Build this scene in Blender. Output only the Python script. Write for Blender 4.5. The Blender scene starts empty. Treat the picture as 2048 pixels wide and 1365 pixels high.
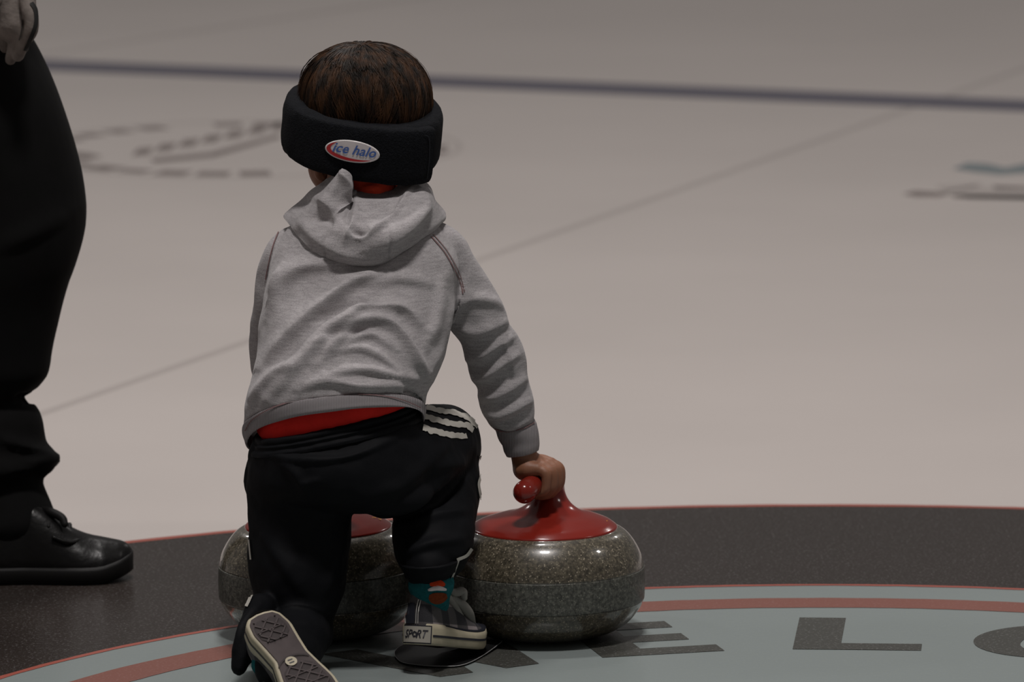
import bpy, bmesh, math, random
from mathutils import Vector, Matrix, noise
from mathutils.bvhtree import BVHTree
import numpy as np

scn = bpy.context.scene
col = scn.collection
random.seed(7); np.random.seed(7)

# ------------------------------------------------------------------ camera
F = 13306.0; CH = 1.762; PITCH = math.radians(8.99); ROLL = math.radians(-0.39)
cam_d = bpy.data.cameras.new('camera'); cam = bpy.data.objects.new('camera', cam_d); col.objects.link(cam)
cam_d.sensor_width = 36.0; cam_d.lens = F / 2048 * 36.0
cam_d.clip_start = 0.1; cam_d.clip_end = 200
Rm = Matrix.Rotation(math.pi / 2 - PITCH, 4, 'X') @ Matrix.Rotation(ROLL, 4, 'Z')
cam.matrix_world = Matrix.Translation((0, 0, CH)) @ Rm
cam_d.dof.use_dof = True; cam_d.dof.focus_distance = 8.62; cam_d.dof.aperture_fstop = 6.6
scn.camera = cam
R3 = Rm.to_3x3()

# ------------------------------------------------------------------ light and exposure
scn.view_settings.view_transform = 'Standard'; scn.view_settings.look = 'None'
scn.view_settings.gamma = 1.0; scn.view_settings.use_curve_mapping = False
scn.view_settings.exposure = 0.0
world = bpy.data.worlds.new('world'); scn.world = world; world.use_nodes = True
bg = world.node_tree.nodes['Background']
bg.inputs[0].default_value = (1.0, 0.95, 0.92, 1); bg.inputs[1].default_value = 0.10
LAMPS = [(0.1, 6.8, 160), (-0.3, 10.4, 103), (0.0, 13.6, 40), (-5.2, 9.0, 35), (5.6, 9.0, 35), (-4.6, 17.5, 55), (4.6, 17.5, 55)]
for lx, ly, lw in LAMPS:
    ld = bpy.data.lights.new('hall_lamp', 'AREA'); ld.shape = 'RECTANGLE'; ld.size = 0.7; ld.size_y = 0.5
    ld.energy = lw; ld.color = (1.0, 0.955, 0.93)
    lo = bpy.data.objects.new('hall_lamp', ld); lo.location = (lx, ly, 5.4); col.objects.link(lo)

# ------------------------------------------------------------------ helpers
def P(u, v, Y):
    """world point on the plane y=Y that the photograph shows at pixel (u, v) - used to take measurements off the picture"""
    d = R3 @ Vector(((u - 1024) / F, -(v - 682.5) / F, -1.0))
    t = Y / d.y
    return Vector((d.x * t, Y, CH + d.z * t))
R3T = np.array(R3).T
def proj(a):
    a = np.asarray(a, float) - np.array((0, 0, CH))
    c = a @ R3T.T
    return np.stack([1024 + F * c[:, 0] / -c[:, 2], 682.5 - F * c[:, 1] / -c[:, 2]], 1)
def S(Y): return F / math.hypot(Y, 1.3)      # pixels per metre there

def link(name, me, mat=None, parent=None, smooth=True):
    o = bpy.data.objects.new(name, me); col.objects.link(o)
    if mat is not None and not me.materials: me.materials.append(mat)
    if smooth: me.polygons.foreach_set('use_smooth', [True] * len(me.polygons))
    if parent is not None:
        o.parent = parent
        o.matrix_parent_inverse = parent.matrix_basis.inverted() if parent.parent is None else Matrix.Identity(4)
    return o
def mesh(verts, faces, name='m'):
    me = bpy.data.meshes.new(name); me.from_pydata([tuple(v) for v in verts], [], faces); me.update(); return me
def thing(name, label, cat, loc=(0, 0, 0), group=None):
    o = bpy.data.objects.new(name, None); col.objects.link(o); o.location = loc; o.empty_display_size = .05
    o['label'] = label; o['category'] = cat
    if group: o['group'] = group
    return o
def fixn(me):
    bm = bmesh.new(); bm.from_mesh(me); bmesh.ops.recalc_face_normals(bm, faces=bm.faces); bm.to_mesh(me); bm.free()
    return me

def loft(rings, cap=True, closed=False):
    n = len(rings[0]); V = [p for r in rings for p in r]; Fc = []
    m = len(rings)
    for i in range(m if closed else m - 1):
        j = (i + 1) % m
        for k in range(n):
            l = (k + 1) % n
            Fc.append((i * n + k, i * n + l, j * n + l, j * n + k))
    if cap and not closed:
        c0 = len(V); V.append(sum(rings[0], Vector()) / n); c1 = len(V); V.append(sum(rings[-1], Vector()) / n)
        for k in range(n):
            l = (k + 1) % n
            Fc.append((c0, l, k)); Fc.append((c1, (m - 1) * n + k, (m - 1) * n + l))
    return V, Fc
def spow(x, p): return math.copysign(abs(x) ** p, x)
def cr(pts, n):
    """Catmull-Rom resample of a list of number tuples to n points"""
    pts = [np.array(p, float) for p in pts]; m = len(pts); out = []
    for i in range(n):
        t = i / (n - 1) * (m - 1); k = min(int(t), m - 2); f = t - k
        p0 = pts[k - 1] if k > 0 else 2 * pts[0] - pts[1]; p1 = pts[k]; p2 = pts[k + 1]
        p3 = pts[k + 2] if k + 2 < m else 2 * pts[-1] - pts[-2]
        out.append(0.5 * ((2 * p1) + (-p0 + p2) * f + (2 * p0 - 5 * p1 + 4 * p2 - p3) * f * f + (-p0 + 3 * p1 - 3 * p2 + p3) * f ** 3))
    return out
def pxsec(secs, n=40, m=64, pw=0.9):
    """sections (u, v, Y, ax_u, ax_v, ax_Y, ay_u, ay_v, ay_Y): u, v measured in the photo, Y in metres"""
    rings = []
    for s in cr(secs, m):
        c = P(s[0], s[1], s[2]); ax = P(s[0] + s[3], s[1] + s[4], s[2] + s[5]) - c; ay = P(s[0] + s[6], s[1] + s[7], s[2] + s[8]) - c
        rings.append([c + ax * spow(math.cos(a), pw) + ay * spow(math.sin(a), pw) for a in [2 * math.pi * k / n for k in range(n)]])
    return rings
def tube_pts(path, n=20, m=40, round_ends=True):
    """path: (Vector, radius[, flat]) -> closed tapering tube"""
    pp = cr([(p[0][0], p[0][1], p[0][2], p[1]) for p in path], m)
    C = [Vector(p[:3]) for p in pp]; Rr = [max(p[3], 1e-4) for p in pp]
    if round_ends:
        d0 = (C[0] - C[1]).normalized(); d1 = (C[-1] - C[-2]).normalized(); r0 = Rr[0]; r1 = Rr[-1]
        a = [(C[0] + d0 * r0 * math.sin(t), r0 * math.cos(t)) for t in (1.4, 1.05, .7, .35)]
        b = [(C[-1] + d1 * r1 * math.sin(t), r1 * math.cos(t)) for t in (.35, .7, 1.05, 1.4)]
        C = [x[0] for x in a] + C + [x[0] for x in b]; Rr = [x[1] for x in a] + Rr + [x[1] for x in b]
    rings = []; up = None
    for i, c in enumerate(C):
        d = (C[min(i + 1, len(C) - 1)] - C[max(i - 1, 0)]).normalized()
        if up is None: up = d.orthogonal().normalized()
        up = (up - d * up.dot(d)).normalized(); s = d.cross(up)
        rings.append([c + (up * math.cos(a) + s * math.sin(a)) * Rr[i] for a in [2 * math.pi * k / n for k in range(n)]])
    return rings
def pxtube(path, **k):
    return tube_pts([(P(u, v, Y), r / S(Y)) for u, v, Y, r in path], **k)
def ellipsoid(c, rx, ry, rz, rot=None, n=24, m=16, pw=1.0):
    R = rot or Matrix.Identity(3); rings = []
    for i in range(m + 1):
        t = -math.pi / 2 + 1e-3 + (math.pi - 2e-3) * i / m
        rings.append([c + R @ Vector((rx * spow(math.cos(t), pw) * spow(math.cos(a), pw), ry * spow(math.cos(t), pw) * spow(math.sin(a), pw), rz * spow(math.sin(t), pw)))
                      for a in [2 * math.pi * k / n for k in range(n)]])
    return rings
def union(vols, voxel, smooth=6, factor=0.6):
    """one continuous surface grown around overlapping closed volumes (lists of rings)"""
    V = []; Fc = []
    for rg in vols:
        v, f = loft(rg); o = len(V); V += v; Fc += [tuple(i + o for i in q) for q in f]
    me = fixn(mesh(V, Fc)); o = bpy.data.objects.new('tmp', me); col.objects.link(o)
    m = o.modifiers.new('r', 'REMESH'); m.mode = 'VOXEL'; m.voxel_size = voxel; m.adaptivity = 0
    s = o.modifiers.new('s', 'SMOOTH'); s.iterations = smooth; s.factor = factor
    dg = bpy.context.evaluated_depsgraph_get(); dg.update()
    res = bpy.data.meshes.new_from_object(o.evaluated_get(dg)); bpy.data.objects.remove(o); bpy.data.meshes.remove(me)
    return res
def get_np(me):
    n = len(me.vertices); a = np.empty(n * 3); me.vertices.foreach_get('co', a); b = np.empty(n * 3); me.vertices.foreach_get('normal', b)
    return a.reshape(-1, 3), b.reshape(-1, 3)
def set_np(me, a): me.vertices.foreach_set('co', a.ravel()); me.update()
def folds(me, fl, back=True, gain=1.35):
    """cloth folds: polylines over the back of the garment, each (points, width px, height mm, side sharpness)"""
    a, nr = get_np(me); uv = proj(a); disp = np.zeros(len(a))
    for pts, w, h in fl:
        h = h * gain; w = w * .85
        pts = np.array(cr(pts, max(8, 5 * len(pts)))); best = np.full(len(a), 1e9); side = np.zeros(len(a)); par = np.zeros(len(a))
        m = len(pts) - 1
        lo = pts.min(0) - 3.2 * w; hi = pts.max(0) + 3.2 * w
        idx = np.where((uv[:, 0] > lo[0]) & (uv[:, 0] < hi[0]) & (uv[:, 1] > lo[1]) & (uv[:, 1] < hi[1]))[0]
        if len(idx) == 0: continue
        q = uv[idx]; bs = np.full(len(idx), 1e9); sd = np.zeros(len(idx)); pr = np.zeros(len(idx))
        for i in range(m):
            d = pts[i + 1] - pts[i]; L = d @ d + 1e-9; t = np.clip(((q - pts[i]) @ d) / L, 0, 1)
            r = q - (pts[i] + t[:, None] * d); ds = np.hypot(r[:, 0], r[:, 1]); k = ds < bs
            bs[k] = ds[k]; sd[k] = np.sign(d[0] * r[k, 1] - d[1] * r[k, 0]); pr[k] = (i + t[k]) / m
        x = bs * sd / w
        prof = np.exp(-np.where(x > 0, (x / 0.75) ** 2, (x / 1.35) ** 2))
        disp[idx] += h * .001 * prof * np.clip(np.sin(np.pi * np.clip(pr, 0.03, .97)), 0, 1) ** .5
    if back: disp *= np.clip(-nr[:, 1] * 1.6 + .15, 0, 1)
    set_np(me, a + nr * disp[:, None])
def lumps(me, amp, scale, seed=0, stretch=(1, 1, 1)):
    a, nr = get_np(me)
    d = np.array([noise.noise(Vector((p[0] * scale * stretch[0] + seed, p[1] * scale * stretch[1], p[2] * scale * stretch[2]))) for p in a])
    set_np(me, a + nr * (d * amp)[:, None])
def bvh(*objs):
    V = []; Fc = []
    for o in objs:
        me = o.data; k = len(V); mw = o.matrix_world if o.parent is None else Matrix.Identity(4)
        V += [v.co.copy() for v in me.vertices]; Fc += [tuple(i + k for i in p.vertices) for p in me.polygons]
    return BVHTree.FromPolygons(V, Fc)
EYE = Vector((0, 0, CH))
def cast(b, u, v, lift=.0008):
    d = (P(u, v, 8.5) - EYE).normalized(); h = b.ray_cast(EYE, d, 30)
    if h[0] is None: return None
    n = h[1] if h[1].dot(d) < 0 else -h[1]
    return h[0] + n * lift
def strip(b, pts, w, lift=.0012, m=None, nw=3, wfun=None):
    """ribbon sewn onto a surface along a line; has thickness (two layers)"""
    m = m or max(8, len(pts) * 8); cp = cr(pts, m); V = []; Fc = []; last = None
    rows = []
    for i, p in enumerate(cp):
        d = cp[min(i + 1, m - 1)] - cp[max(i - 1, 0)]; d = d / (np.hypot(*d) + 1e-9); nn = np.array((-d[1], d[0]))
        ww = w * (wfun(i / (m - 1)) if wfun else 1); row = []
        for k in range(nw + 1):
            q = p + nn * ww * (k / nw - .5); h = cast(b, q[0], q[1], lift)
            row.append(h)
        rows.append(row)
    for i, row in enumerate(rows):
        good = [h for h in row if h is not None]
        if not good: rows[i] = None; continue
        rows[i] = [h if h is not None else min(good, key=lambda g: abs(row.index(g) - k)) for k, h in enumerate(row)]
    rows = [r for r in rows if r is not None]
    runs = [[]]
    for i, r_ in enumerate(rows):
        if runs[-1] and (r_[0] - runs[-1][-1][0]).length > .02: runs.append([])
        runs[-1].append(r_)
    rows = max(runs, key=len)
    for r in rows: V += r
    n = nw + 1
    for i in range(len(rows) - 1):
        for k in range(nw): Fc.append((i * n + k, i * n + k + 1, (i + 1) * n + k + 1, (i + 1) * n + k))
    return mesh(V, Fc)
def solid(me, t):
    bm = bmesh.new(); bm.from_mesh(me); bmesh.ops.recalc_face_normals(bm, faces=bm.faces)
    bmesh.ops.solidify(bm, geom=bm.faces[:], thickness=t); bm.to_mesh(me); bm.free(); return me
def text_mesh(s, size=1.0, shear=0.0, ext=0.0, align='CENTER', bold=0.0, space=1.0, res=4):
    c = bpy.data.curves.new('t', 'FONT'); c.body = s; c.size = size; c.shear = shear; c.extrude = ext; c.offset = bold
    c.align_x = align; c.align_y = 'CENTER'; c.space_character = space; c.resolution_u = res
    o = bpy.data.objects.new('t', c); col.objects.link(o); dg = bpy.context.evaluated_depsgraph_get(); dg.update()
    me = bpy.data.meshes.new_from_object(o.evaluated_get(dg)); bpy.data.objects.remove(o)
    return me
def polyflat(pts, z):
    return mesh([(x, y, z) for x, y in pts], [tuple(range(len(pts)))])
def tri_fill(me):
    bm = bmesh.new(); bm.from_mesh(me); bmesh.ops.triangulate(bm, faces=bm.faces); bm.to_mesh(me); bm.free(); return me

# ------------------------------------------------------------------ materials
def new_mat(name):
    m = bpy.data.materials.new(name); m.use_nodes = True; nt = m.node_tree
    return m, nt, nt.nodes['Principled BSDF']
def N(nt, t, **k):
    n = nt.nodes.new(t)
    for a, b in k.items(): setattr(n, a, b)
    return n
def srgb(r, g, b):
    f = lambda c: (c / 255 / 12.92) if c / 255 <= .04045 else ((c / 255 + .055) / 1.055) ** 2.4
    return (f(r), f(g), f(b), 1)
def mapped(nt, sc=(1, 1, 1)):
    tc = N(nt, 'ShaderNodeTexCoord'); mp = N(nt, 'ShaderNodeMapping'); mp.inputs['Scale'].default_value = sc
    nt.links.new(tc.outputs['Object'], mp.inputs['Vector']); return mp.outputs['Vector']
def ramp(nt, fac, stops):
    r = N(nt, 'ShaderNodeValToRGB'); e = r.color_ramp.elements
    while len(e) < len(stops): e.new(.5)
    for i, (p, c) in enumerate(stops): e[i].position = p; e[i].color = c
    nt.links.new(fac, r.inputs[0]); return r.outputs[0]
def noise_n(nt, vec, scale, detail=3, rough=.5):
    n = N(nt, 'ShaderNodeTexNoise'); n.inputs['Scale'].default_value = scale; n.inputs['Detail'].default_value = detail; n.inputs['Roughness'].default_value = rough
    nt.links.new(vec, n.inputs['Vector']); return n.outputs['Fac']
def bump(nt, b, h, dist, strength=1.0):
    n = N(nt, 'ShaderNodeBump'); n.inputs['Distance'].default_value = dist; n.inputs['Strength'].default_value = strength
    nt.links.new(h, n.inputs['Height']); nt.links.new(n.outputs[0], b.inputs['Normal'])
def simple(name, c, rough=.5, spec=.5, var=0.0, vscale=30, bmp=0, bscale=200, sheen=0, coat=0, sc=(1, 1, 1)):
    m, nt, b = new_mat(name); b.inputs['Roughness'].default_value = rough; b.inputs['Specular IOR Level'].default_value = spec
    b.inputs['Base Color'].default_value = c; v = None
    if var:
        v = mapped(nt, sc); f = noise_n(nt, v, vscale, 4)
        nt.links.new(ramp(nt, f, [(.3, tuple(x * (1 - var) for x in c[:3]) + (1,)), (.7, tuple(min(1, x * (1 + var)) for x in c[:3]) + (1,))]), b.inputs['Base Color'])
    if bmp:
        v = v or mapped(nt, sc); bump(nt, b, noise_n(nt, v, bscale, 2), bmp)
    if sheen: b.inputs['Sheen Weight'].default_value = sheen; b.inputs['Sheen Roughness'].default_value = .5
    if coat: b.inputs['Coat Weight'].default_value = coat; b.inputs['Coat Roughness'].default_value = .05
    return m
def ice_mat(name, c, fleck=.12, rough=.24, spec=.5, flecksize=260):
    m, nt, b = new_mat(name); v = mapped(nt)
    big = noise_n(nt, v, 1.3, 4); c0 = tuple(x * .965 for x in c[:3]) + (1,); c1 = tuple(min(1, x * 1.035) for x in c[:3]) + (1,)
    base = ramp(nt, big, [(.3, c0), (.7, c1)])
    fl = noise_n(nt, v, flecksize, 2, .6); fr = ramp(nt, fl, [(.56, (0, 0, 0, 1)), (.74, (1, 1, 1, 1))])
    mx = N(nt, 'ShaderNodeMixRGB', blend_type='ADD'); mx.inputs[0].default_value = fleck
    nt.links.new(base, mx.inputs[1]); nt.links.new(fr, mx.inputs[2]); nt.links.new(mx.outputs[0], b.inputs['Base Color'])
    b.inputs['Roughness'].default_value = rough; b.inputs['Specular IOR Level'].default_value = spec; b.inputs['IOR'].default_value = 1.31
    bump(nt, b, noise_n(nt, v, 90, 2), .0004, .35)
    return m
M = {}
M['ice'] = ice_mat('ice_white', (.60, .545, .515, 1), .02)
M['ice_blue'] = ice_mat('ice_pale_blue', (.245, .28, .275, 1), .02)
M['ring_dark'] = ice_mat('ring_charcoal', (.032, .025, .022, 1), .09, .26)
M['ring_red'] = ice_mat('ring_red', (.36, .10, .075, 1), .03)
M['ring_pink'] = ice_mat('ring_faded_red', (.235, .095, .075, 1), .05)
M['letter'] = ice_mat('letter_charcoal', (.065, .065, .058, 1), .10)
M['line_blue'] = ice_mat('line_blue', (.13, .12, .155, 1), .01)
M['mark'] = ice_mat('mark_brown', (.25, .21, .195, 1), .01)
M['mark_teal'] = ice_mat('mark_teal', (.22, .26, .27, 1), .01)
M['scratch'] = ice_mat('scratch_grey', (.50, .45, .425, 1), .01)

def granite(name, c, speck, rough, coat, amount):
    m, nt, b = new_mat(name); v = mapped(nt)
    a = noise_n(nt, v, 210, 4, .75); base = ramp(nt, a, [(.36, tuple(x * .35 for x in c[:3]) + (1,)), (.52, c), (.66, tuple(x * 1.9 for x in c[:3]) + (1,))])
    vo = N(nt, 'ShaderNodeTexVoronoi'); vo.inputs['Scale'].default_value = 300; vo.inputs['Randomness'].default_value = 1; nt.links.new(v, vo.inputs['Vector'])
    f = ramp(nt, vo.outputs['Distance'], [(.12, (1, 1, 1, 1)), (.36, (0, 0, 0, 1))])
    g = noise_n(nt, v, 150, 2); g2 = ramp(nt, g, [(.43, (0, 0, 0, 1)), (.52, (1, 1, 1, 1))])
    mu = N(nt, 'ShaderNodeMath', operation='MULTIPLY'); nt.links.new(f, mu.inputs[0]); nt.links.new(g2, mu.inputs[1])
    mu2 = N(nt, 'ShaderNodeMath', operation='MULTIPLY'); nt.links.new(mu.outputs[0], mu2.inputs[0]); mu2.inputs[1].default_value = amount
    mx = N(nt, 'ShaderNodeMixRGB'); nt.links.new(mu2.outputs[0], mx.inputs[0]); nt.links.new(base, mx.inputs[1]); mx.inputs[2].default_value = speck
    nt.links.new(mx.outputs[0], b.inputs['Base Color']); b.inputs['Roughness'].default_value = rough
    b.inputs['Coat Weight'].default_value = coat; b.inputs['Coat Roughness'].default_value = .06
    return m
M['granite'] = granite('granite_polished', (.085, .072, .050, 1), (.42, .36, .27, 1), .3, .8, .9)
M['granite_band'] = granite('granite_rough', (.078, .078, .066, 1), (.30, .29, .24, 1), .42, 0.1, .65)
M['red_plastic'] = simple('red_plastic', (.205, .017, .011, 1), .17, .5, .05, 20)
M['yellow_ink'] = simple('yellow_ink', (.75, .33, .02, 1), .5)

def heather():
    m, nt, b = new_mat('heather_grey_fleece'); v = mapped(nt, (60, 60, 400)); f = noise_n(nt, v, 1.0, 4, .65)
    v2 = mapped(nt, (1, 1, 1)); g = noise_n(nt, v2, 700, 2, .5)
    mix = N(nt, 'ShaderNodeMath', operation='ADD'); nt.links.new(f, mix.inputs[0]); nt.links.new(g, mix.inputs[1])
    hf = N(nt, 'ShaderNodeMath', operation='MULTIPLY'); hf.inputs[1].default_value = .5; nt.links.new(mix.outputs[0], hf.inputs[0])
    nt.links.new(ramp(nt, hf.outputs[0], [(.36, (.262, .247, .252, 1)), (.62, (.43, .405, .412, 1))]), b.inputs['Base Color'])
    b.inputs['Roughness'].default_value = .95; b.inputs['Specular IOR Level'].default_value = .1
    b.inputs['Sheen Weight'].default_value = .12
    bump(nt, b, hf.outputs[0], .0012, .5)
    return m
M['heather'] = heather()
def ribbed():
    m, nt, b = new_mat('grey_ribbing'); tc = N(nt, 'ShaderNodeTexCoord'); wv = N(nt, 'ShaderNodeTexWave'); wv.inputs['Scale'].default_value = 150; wv.inputs['Distortion'].default_value = .4
    wv.bands_direction = 'X'; nt.links.new(tc.outputs['Object'], wv.inputs['Vector'])
    nt.links.new(ramp(nt, wv.outputs['Fac'], [(.1, (.215, .198, .205, 1)), (.7, (.33, .306, .314, 1))]), b.inputs['Base Color'])
    b.inputs['Roughness'].default_value = .95; b.inputs['Specular IOR Level'].default_value = .1
    bump(nt, b, wv.outputs['Fac'], .0015, .5); return m
M['ribbed'] = ribbed()
M['stitch'] = simple('reddish_stitch', (.20, .125, .125, 1), .9, .1)
M['red_cloth'] = simple('red_cotton', (.66, .026, .020, 1), .9, .1, .15, 25, .001, 120)
M['red_cloth_lit'] = simple('red_cotton_lit', (.95, .095, .045, 1), .9, .1, .1, 25, .0015, 120)  # shirt red brightened for the collar, its lit look put into the colour
M['olive'] = simple('olive_lining', (.09, .07, .035, 1), .9, .1)
M['track'] = simple('black_track_cloth', (.0040, .0043, .0056, 1), .7, .12, .12, 30, .0006, 70)
M['stripe'] = simple('white_stripe_cloth', (.42, .40, .36, 1), .8, .2, .05, 60)
M['halo'] = simple('black_fleece', (.0065, .0070, .0088, 1), .95, .12, .3, 300, .002, 500)
M['badge_white'] = simple('badge_white', (.62, .57, .58, 1), .35, .5)
M['label'] = simple('label_cream', (.36, .335, .29, 1), .5)
M['badge_edge'] = simple('badge_silver_edge', (.72, .68, .67, 1), .3, .5)
M['badge_red'] = simple('badge_red', (.42, .010, .015, 1), .4, .5)
M['badge_blue'] = simple('badge_blue', (.05, .115, .36, 1), .4, .5)
M['cream'] = simple('cream_rubber', (.40, .355, .255, 1), .6, .4, .12, 40)
M['sole'] = simple('brown_grey_sole', (.062, .048, .048, 1), .75, .3, .15, 60)
M['tread'] = simple('brown_grey_tread', (.040, .031, .031, 1), .75, .3)
M['rubber_line'] = simple('navy_rubber_line', (.012, .012, .02, 1), .6)
M['teal'] = simple('teal_knit', (.010, .095, .105, 1), .9, .1, .2, 200, .001, 300)
M['strap'] = simple('grey_strap', (.22, .21, .19, 1), .7, .2)
M['navy'] = simple('navy_canvas', (.014, .015, .022, 1), .8, .2)
M['slider'] = simple('black_slider_plastic', (.007, .007, .0075, 1), .5, .2)
M['slider_glint'] = simple('slider_edge_highlight', (.35, .35, .35, 1), .4)  # pale colour paints the highlight along the black plate's edge
M['coach_cloth'] = simple('black_wool_cloth', (.0045, .0044, .0045, 1), .9, .15, .1, 40)
M['coach_leather'] = simple('black_leather', (.0035, .0032, .0032, 1), .33, .28, .1, 40, .0006, 90)
M['coach_sole'] = simple('black_rubber', (.006, .0055, .0055, 1), .6, .25)
M['glove'] = simple('grey_brown_glove_leather', (.17, .145, .13, 1), .7, .3, .25, 50, .002, 90)
M['glove_strap'] = simple('black_glove_trim', (.01, .01, .01, 1), .7)
M['eye'] = simple('eye_white', (.7, .68, .65, 1), .2)
M['lip'] = simple('lip_pink', (.35, .10, .08, 1), .5)
M['sock_orange'] = simple('orange_knit', (.50, .045, .012, 1), .9, .1)
M['sock_brown'] = simple('brown_knit', (.16, .035, .012, 1), .9, .1, .2, 200)
M['sock_white'] = simple('white_knit', (.45, .42, .42, 1), .9, .1)
def skin():
    m, nt, b = new_mat('tan_skin'); v = mapped(nt); f = noise_n(nt, v, 25, 3)
    nt.links.new(ramp(nt, f, [(.3, (.215, .088, .046, 1)), (.7, (.27, .118, .065, 1))]), b.inputs['Base Color'])
    b.inputs['Roughness'].default_value = .55; b.inputs['Subsurface Weight'].default_value = .12; b.inputs['Subsurface Scale'].default_value = .006
    b.inputs['Subsurface Radius'].default_value = (1, .35, .2); bump(nt, b, noise_n(nt, v, 160, 2), .0005, .4); return m
M['skin'] = skin()
def hairm(name, k):
    m, nt, b = new_mat(name); v = mapped(nt, (1, 1, .22)); f = noise_n(nt, v, 85, 3)
    nt.links.new(ramp(nt, f, [(.40, (.010 * k, .0056 * k, .0034 * k, 1)), (.66, (.060 * k, .026 * k, .0105 * k, 1))]), b.inputs['Base Color'])
    b.inputs['Roughness'].default_value = .55; b.inputs['Specular IOR Level'].default_value = .2; return m
M['hair'] = hairm('brown_hair', .95); M['scalp'] = hairm('dark_brown_undercoat', .5)
def plaid():
    m, nt, b = new_mat('grey_plaid_canvas'); tc = N(nt, 'ShaderNodeTexCoord'); sp = N(nt, 'ShaderNodeSeparateXYZ'); nt.links.new(tc.outputs['Object'], sp.inputs[0])
    def band(sock, sc, ph):
        a = N(nt, 'ShaderNodeMath', operation='MULTIPLY_ADD'); nt.links.new(sock, a.inputs[0]); a.inputs[1].default_value = sc; a.inputs[2].default_value = ph
        fr = N(nt, 'ShaderNodeMath', operation='FRACT'); nt.links.new(a.outputs[0], fr.inputs[0])
        g = N(nt, 'ShaderNodeMath', operation='GREATER_THAN'); g.inputs[1].default_value = .5; nt.links.new(fr.outputs[0], g.inputs[0]); return g.outputs[0]
    a = band(sp.outputs[0], 22, .25); c = band(sp.outputs[2], 22, .35)
    s = N(nt, 'ShaderNodeMath', operation='ADD'); nt.links.new(a, s.inputs[0]); nt.links.new(c, s.inputs[1])
    h = N(nt, 'ShaderNodeMath', operation='MULTIPLY'); h.inputs[1].default_value = .5; nt.links.new(s.outputs[0], h.inputs[0])
    nt.links.new(ramp(nt, h.outputs[0], [(.0, (.022, .021, .025, 1)), (.5, (.070, .064, .066, 1)), (1, (.25, .215, .215, 1))]), b.inputs['Base Color'])
    b.inputs['Roughness'].default_value = .9; bump(nt, b, noise_n(nt, tc.outputs['Object'], 900, 1), .0008, .5); return m
M['plaid'] = plaid()
M['thread'] = simple('pale_thread', (.45, .43, .40, 1), .8)

# ================================================================== SETTING
floor = link('floor', mesh([(-9, -3, 0), (9, -3, 0), (9, 34, 0), (-9, 34, 0)], [(0, 1, 2, 3)]), M['ice'], None, False)
floor['kind'] = 'structure'
CX, CY = 0.38, 7.75
def annulus(name, r0, r1, z, mat, n=360):
    V = []; Fc = []
    for k in range(n):
        a = 2 * math.pi * k / n; j = .0011
        V.append((CX + (r1 + random.uniform(-j, j)) * math.sin(a), CY + (r1 + random.uniform(-j, j)) * math.cos(a), z))
        V.append((CX + (r0 + random.uniform(-j, j)) * math.sin(a), CY + (r0 + random.uniform(-j, j)) * math.cos(a), z))
    if r0 > 0:
        for k in range(n):
            a, b = 2 * k, 2 * ((k + 1) % n); Fc.append((a, a + 1, b + 1, b))
    else: V = V[0::2]; Fc = [tuple(reversed(range(n)))]
    return link(name, fixn(mesh(V, Fc)), mat, floor, False)
annulus('painted_disc', 0, 1.232, .0003, M['ice_blue'])
annulus('painted_ring', 1.226, 1.824, .0006, M['ring_dark'])
annulus('red_edge_line', 1.818, 1.834, .0008, M['ring_red'])
annulus('red_edge_line', 1.216, 1.227, .0008, M['ring_red'])
annulus('faded_red_ring', 1.063, 1.129, .0008, M['ring_pink'])
# WELCOME lettering that runs along the arc
R0, R1 = .781, .990; STW = .062
GL = {
 'L': (.168, [[(0, 0), (.168, 0), (.168, .042), (STW, .042), (STW, .21), (0, .21)]]),
 'E': (.165, [[(0, 0), (.165, 0), (.165, .042), (STW, .042), (STW, .084), (.140, .084), (.140, .126), (STW, .126), (STW, .168), (.140, .168), (.140, .21), (0, .21)]]),
 'W': (.26, [[(.055, 0), (.105, 0), (.13, .10), (.155, 0), (.205, 0), (.26, .21), (.205, .21), (.175, .075), (.15, .17), (.11, .17), (.085, .075), (.055, .21), (0, .21)]]),
 'M': (.25, [[(0, 0), (.055, 0), (.055, .12), (.105, 0), (.145, 0), (.195, .12), (.195, 0), (.25, 0), (.25, .21), (.185, .21), (.125, .07), (.065, .21), (0, .21)]]),
}
def arcring(a0, a1, rx, ry, cx, cy, th, n=40):
    o = [(cx + rx * math.cos(a0 + (a1 - a0) * i / n), cy + ry * math.sin(a0 + (a1 - a0) * i / n)) for i in range(n + 1)]
    q = [(cx + (rx - th) * math.cos(a0 + (a1 - a0) * i / n), cy + (ry - th * .68) * math.sin(a0 + (a1 - a0) * i / n)) for i in range(n + 1)]
    return o, q
def letter(ch, ang):
    a = math.radians(ang); ux, uy = math.cos(a), -math.sin(a); vx, vy = math.sin(a), math.cos(a)
    if ch in 'CO':
        w = .20; th = .064
        full = ch == 'O'; o, q = arcring(math.radians(48), math.radians(312), .10, .108, .10, .105, th) if not full else arcring(0, 2 * math.pi, .10, .108, .10, .105, th)
        pts = o + q[::-1]; n = len(o); V2 = o + q; Fc = [(i, i + 1, n + i + 1, n + i) for i in range(n - 1)]
    else:
        w, pl = GL[ch]; V2 = pl[0]; Fc = [tuple(range(len(V2)))]
    V = []
    for x, y in V2:
        x -= w / 2; r = R0 + y; V.append((CX + ux * x + vx * r, CY + uy * x + vy * r, .0009))
    me = mesh(V, Fc); me = tri_fill(fixn(me))
    return link('painted_letter', me, M['letter'], floor, False)
for ch, an in (('W', -31.8), ('E', -13.7), ('L', 5.0), ('C', 21.5), ('O', 38), ('M', 57), ('E', 76)): letter(ch, an)
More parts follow.
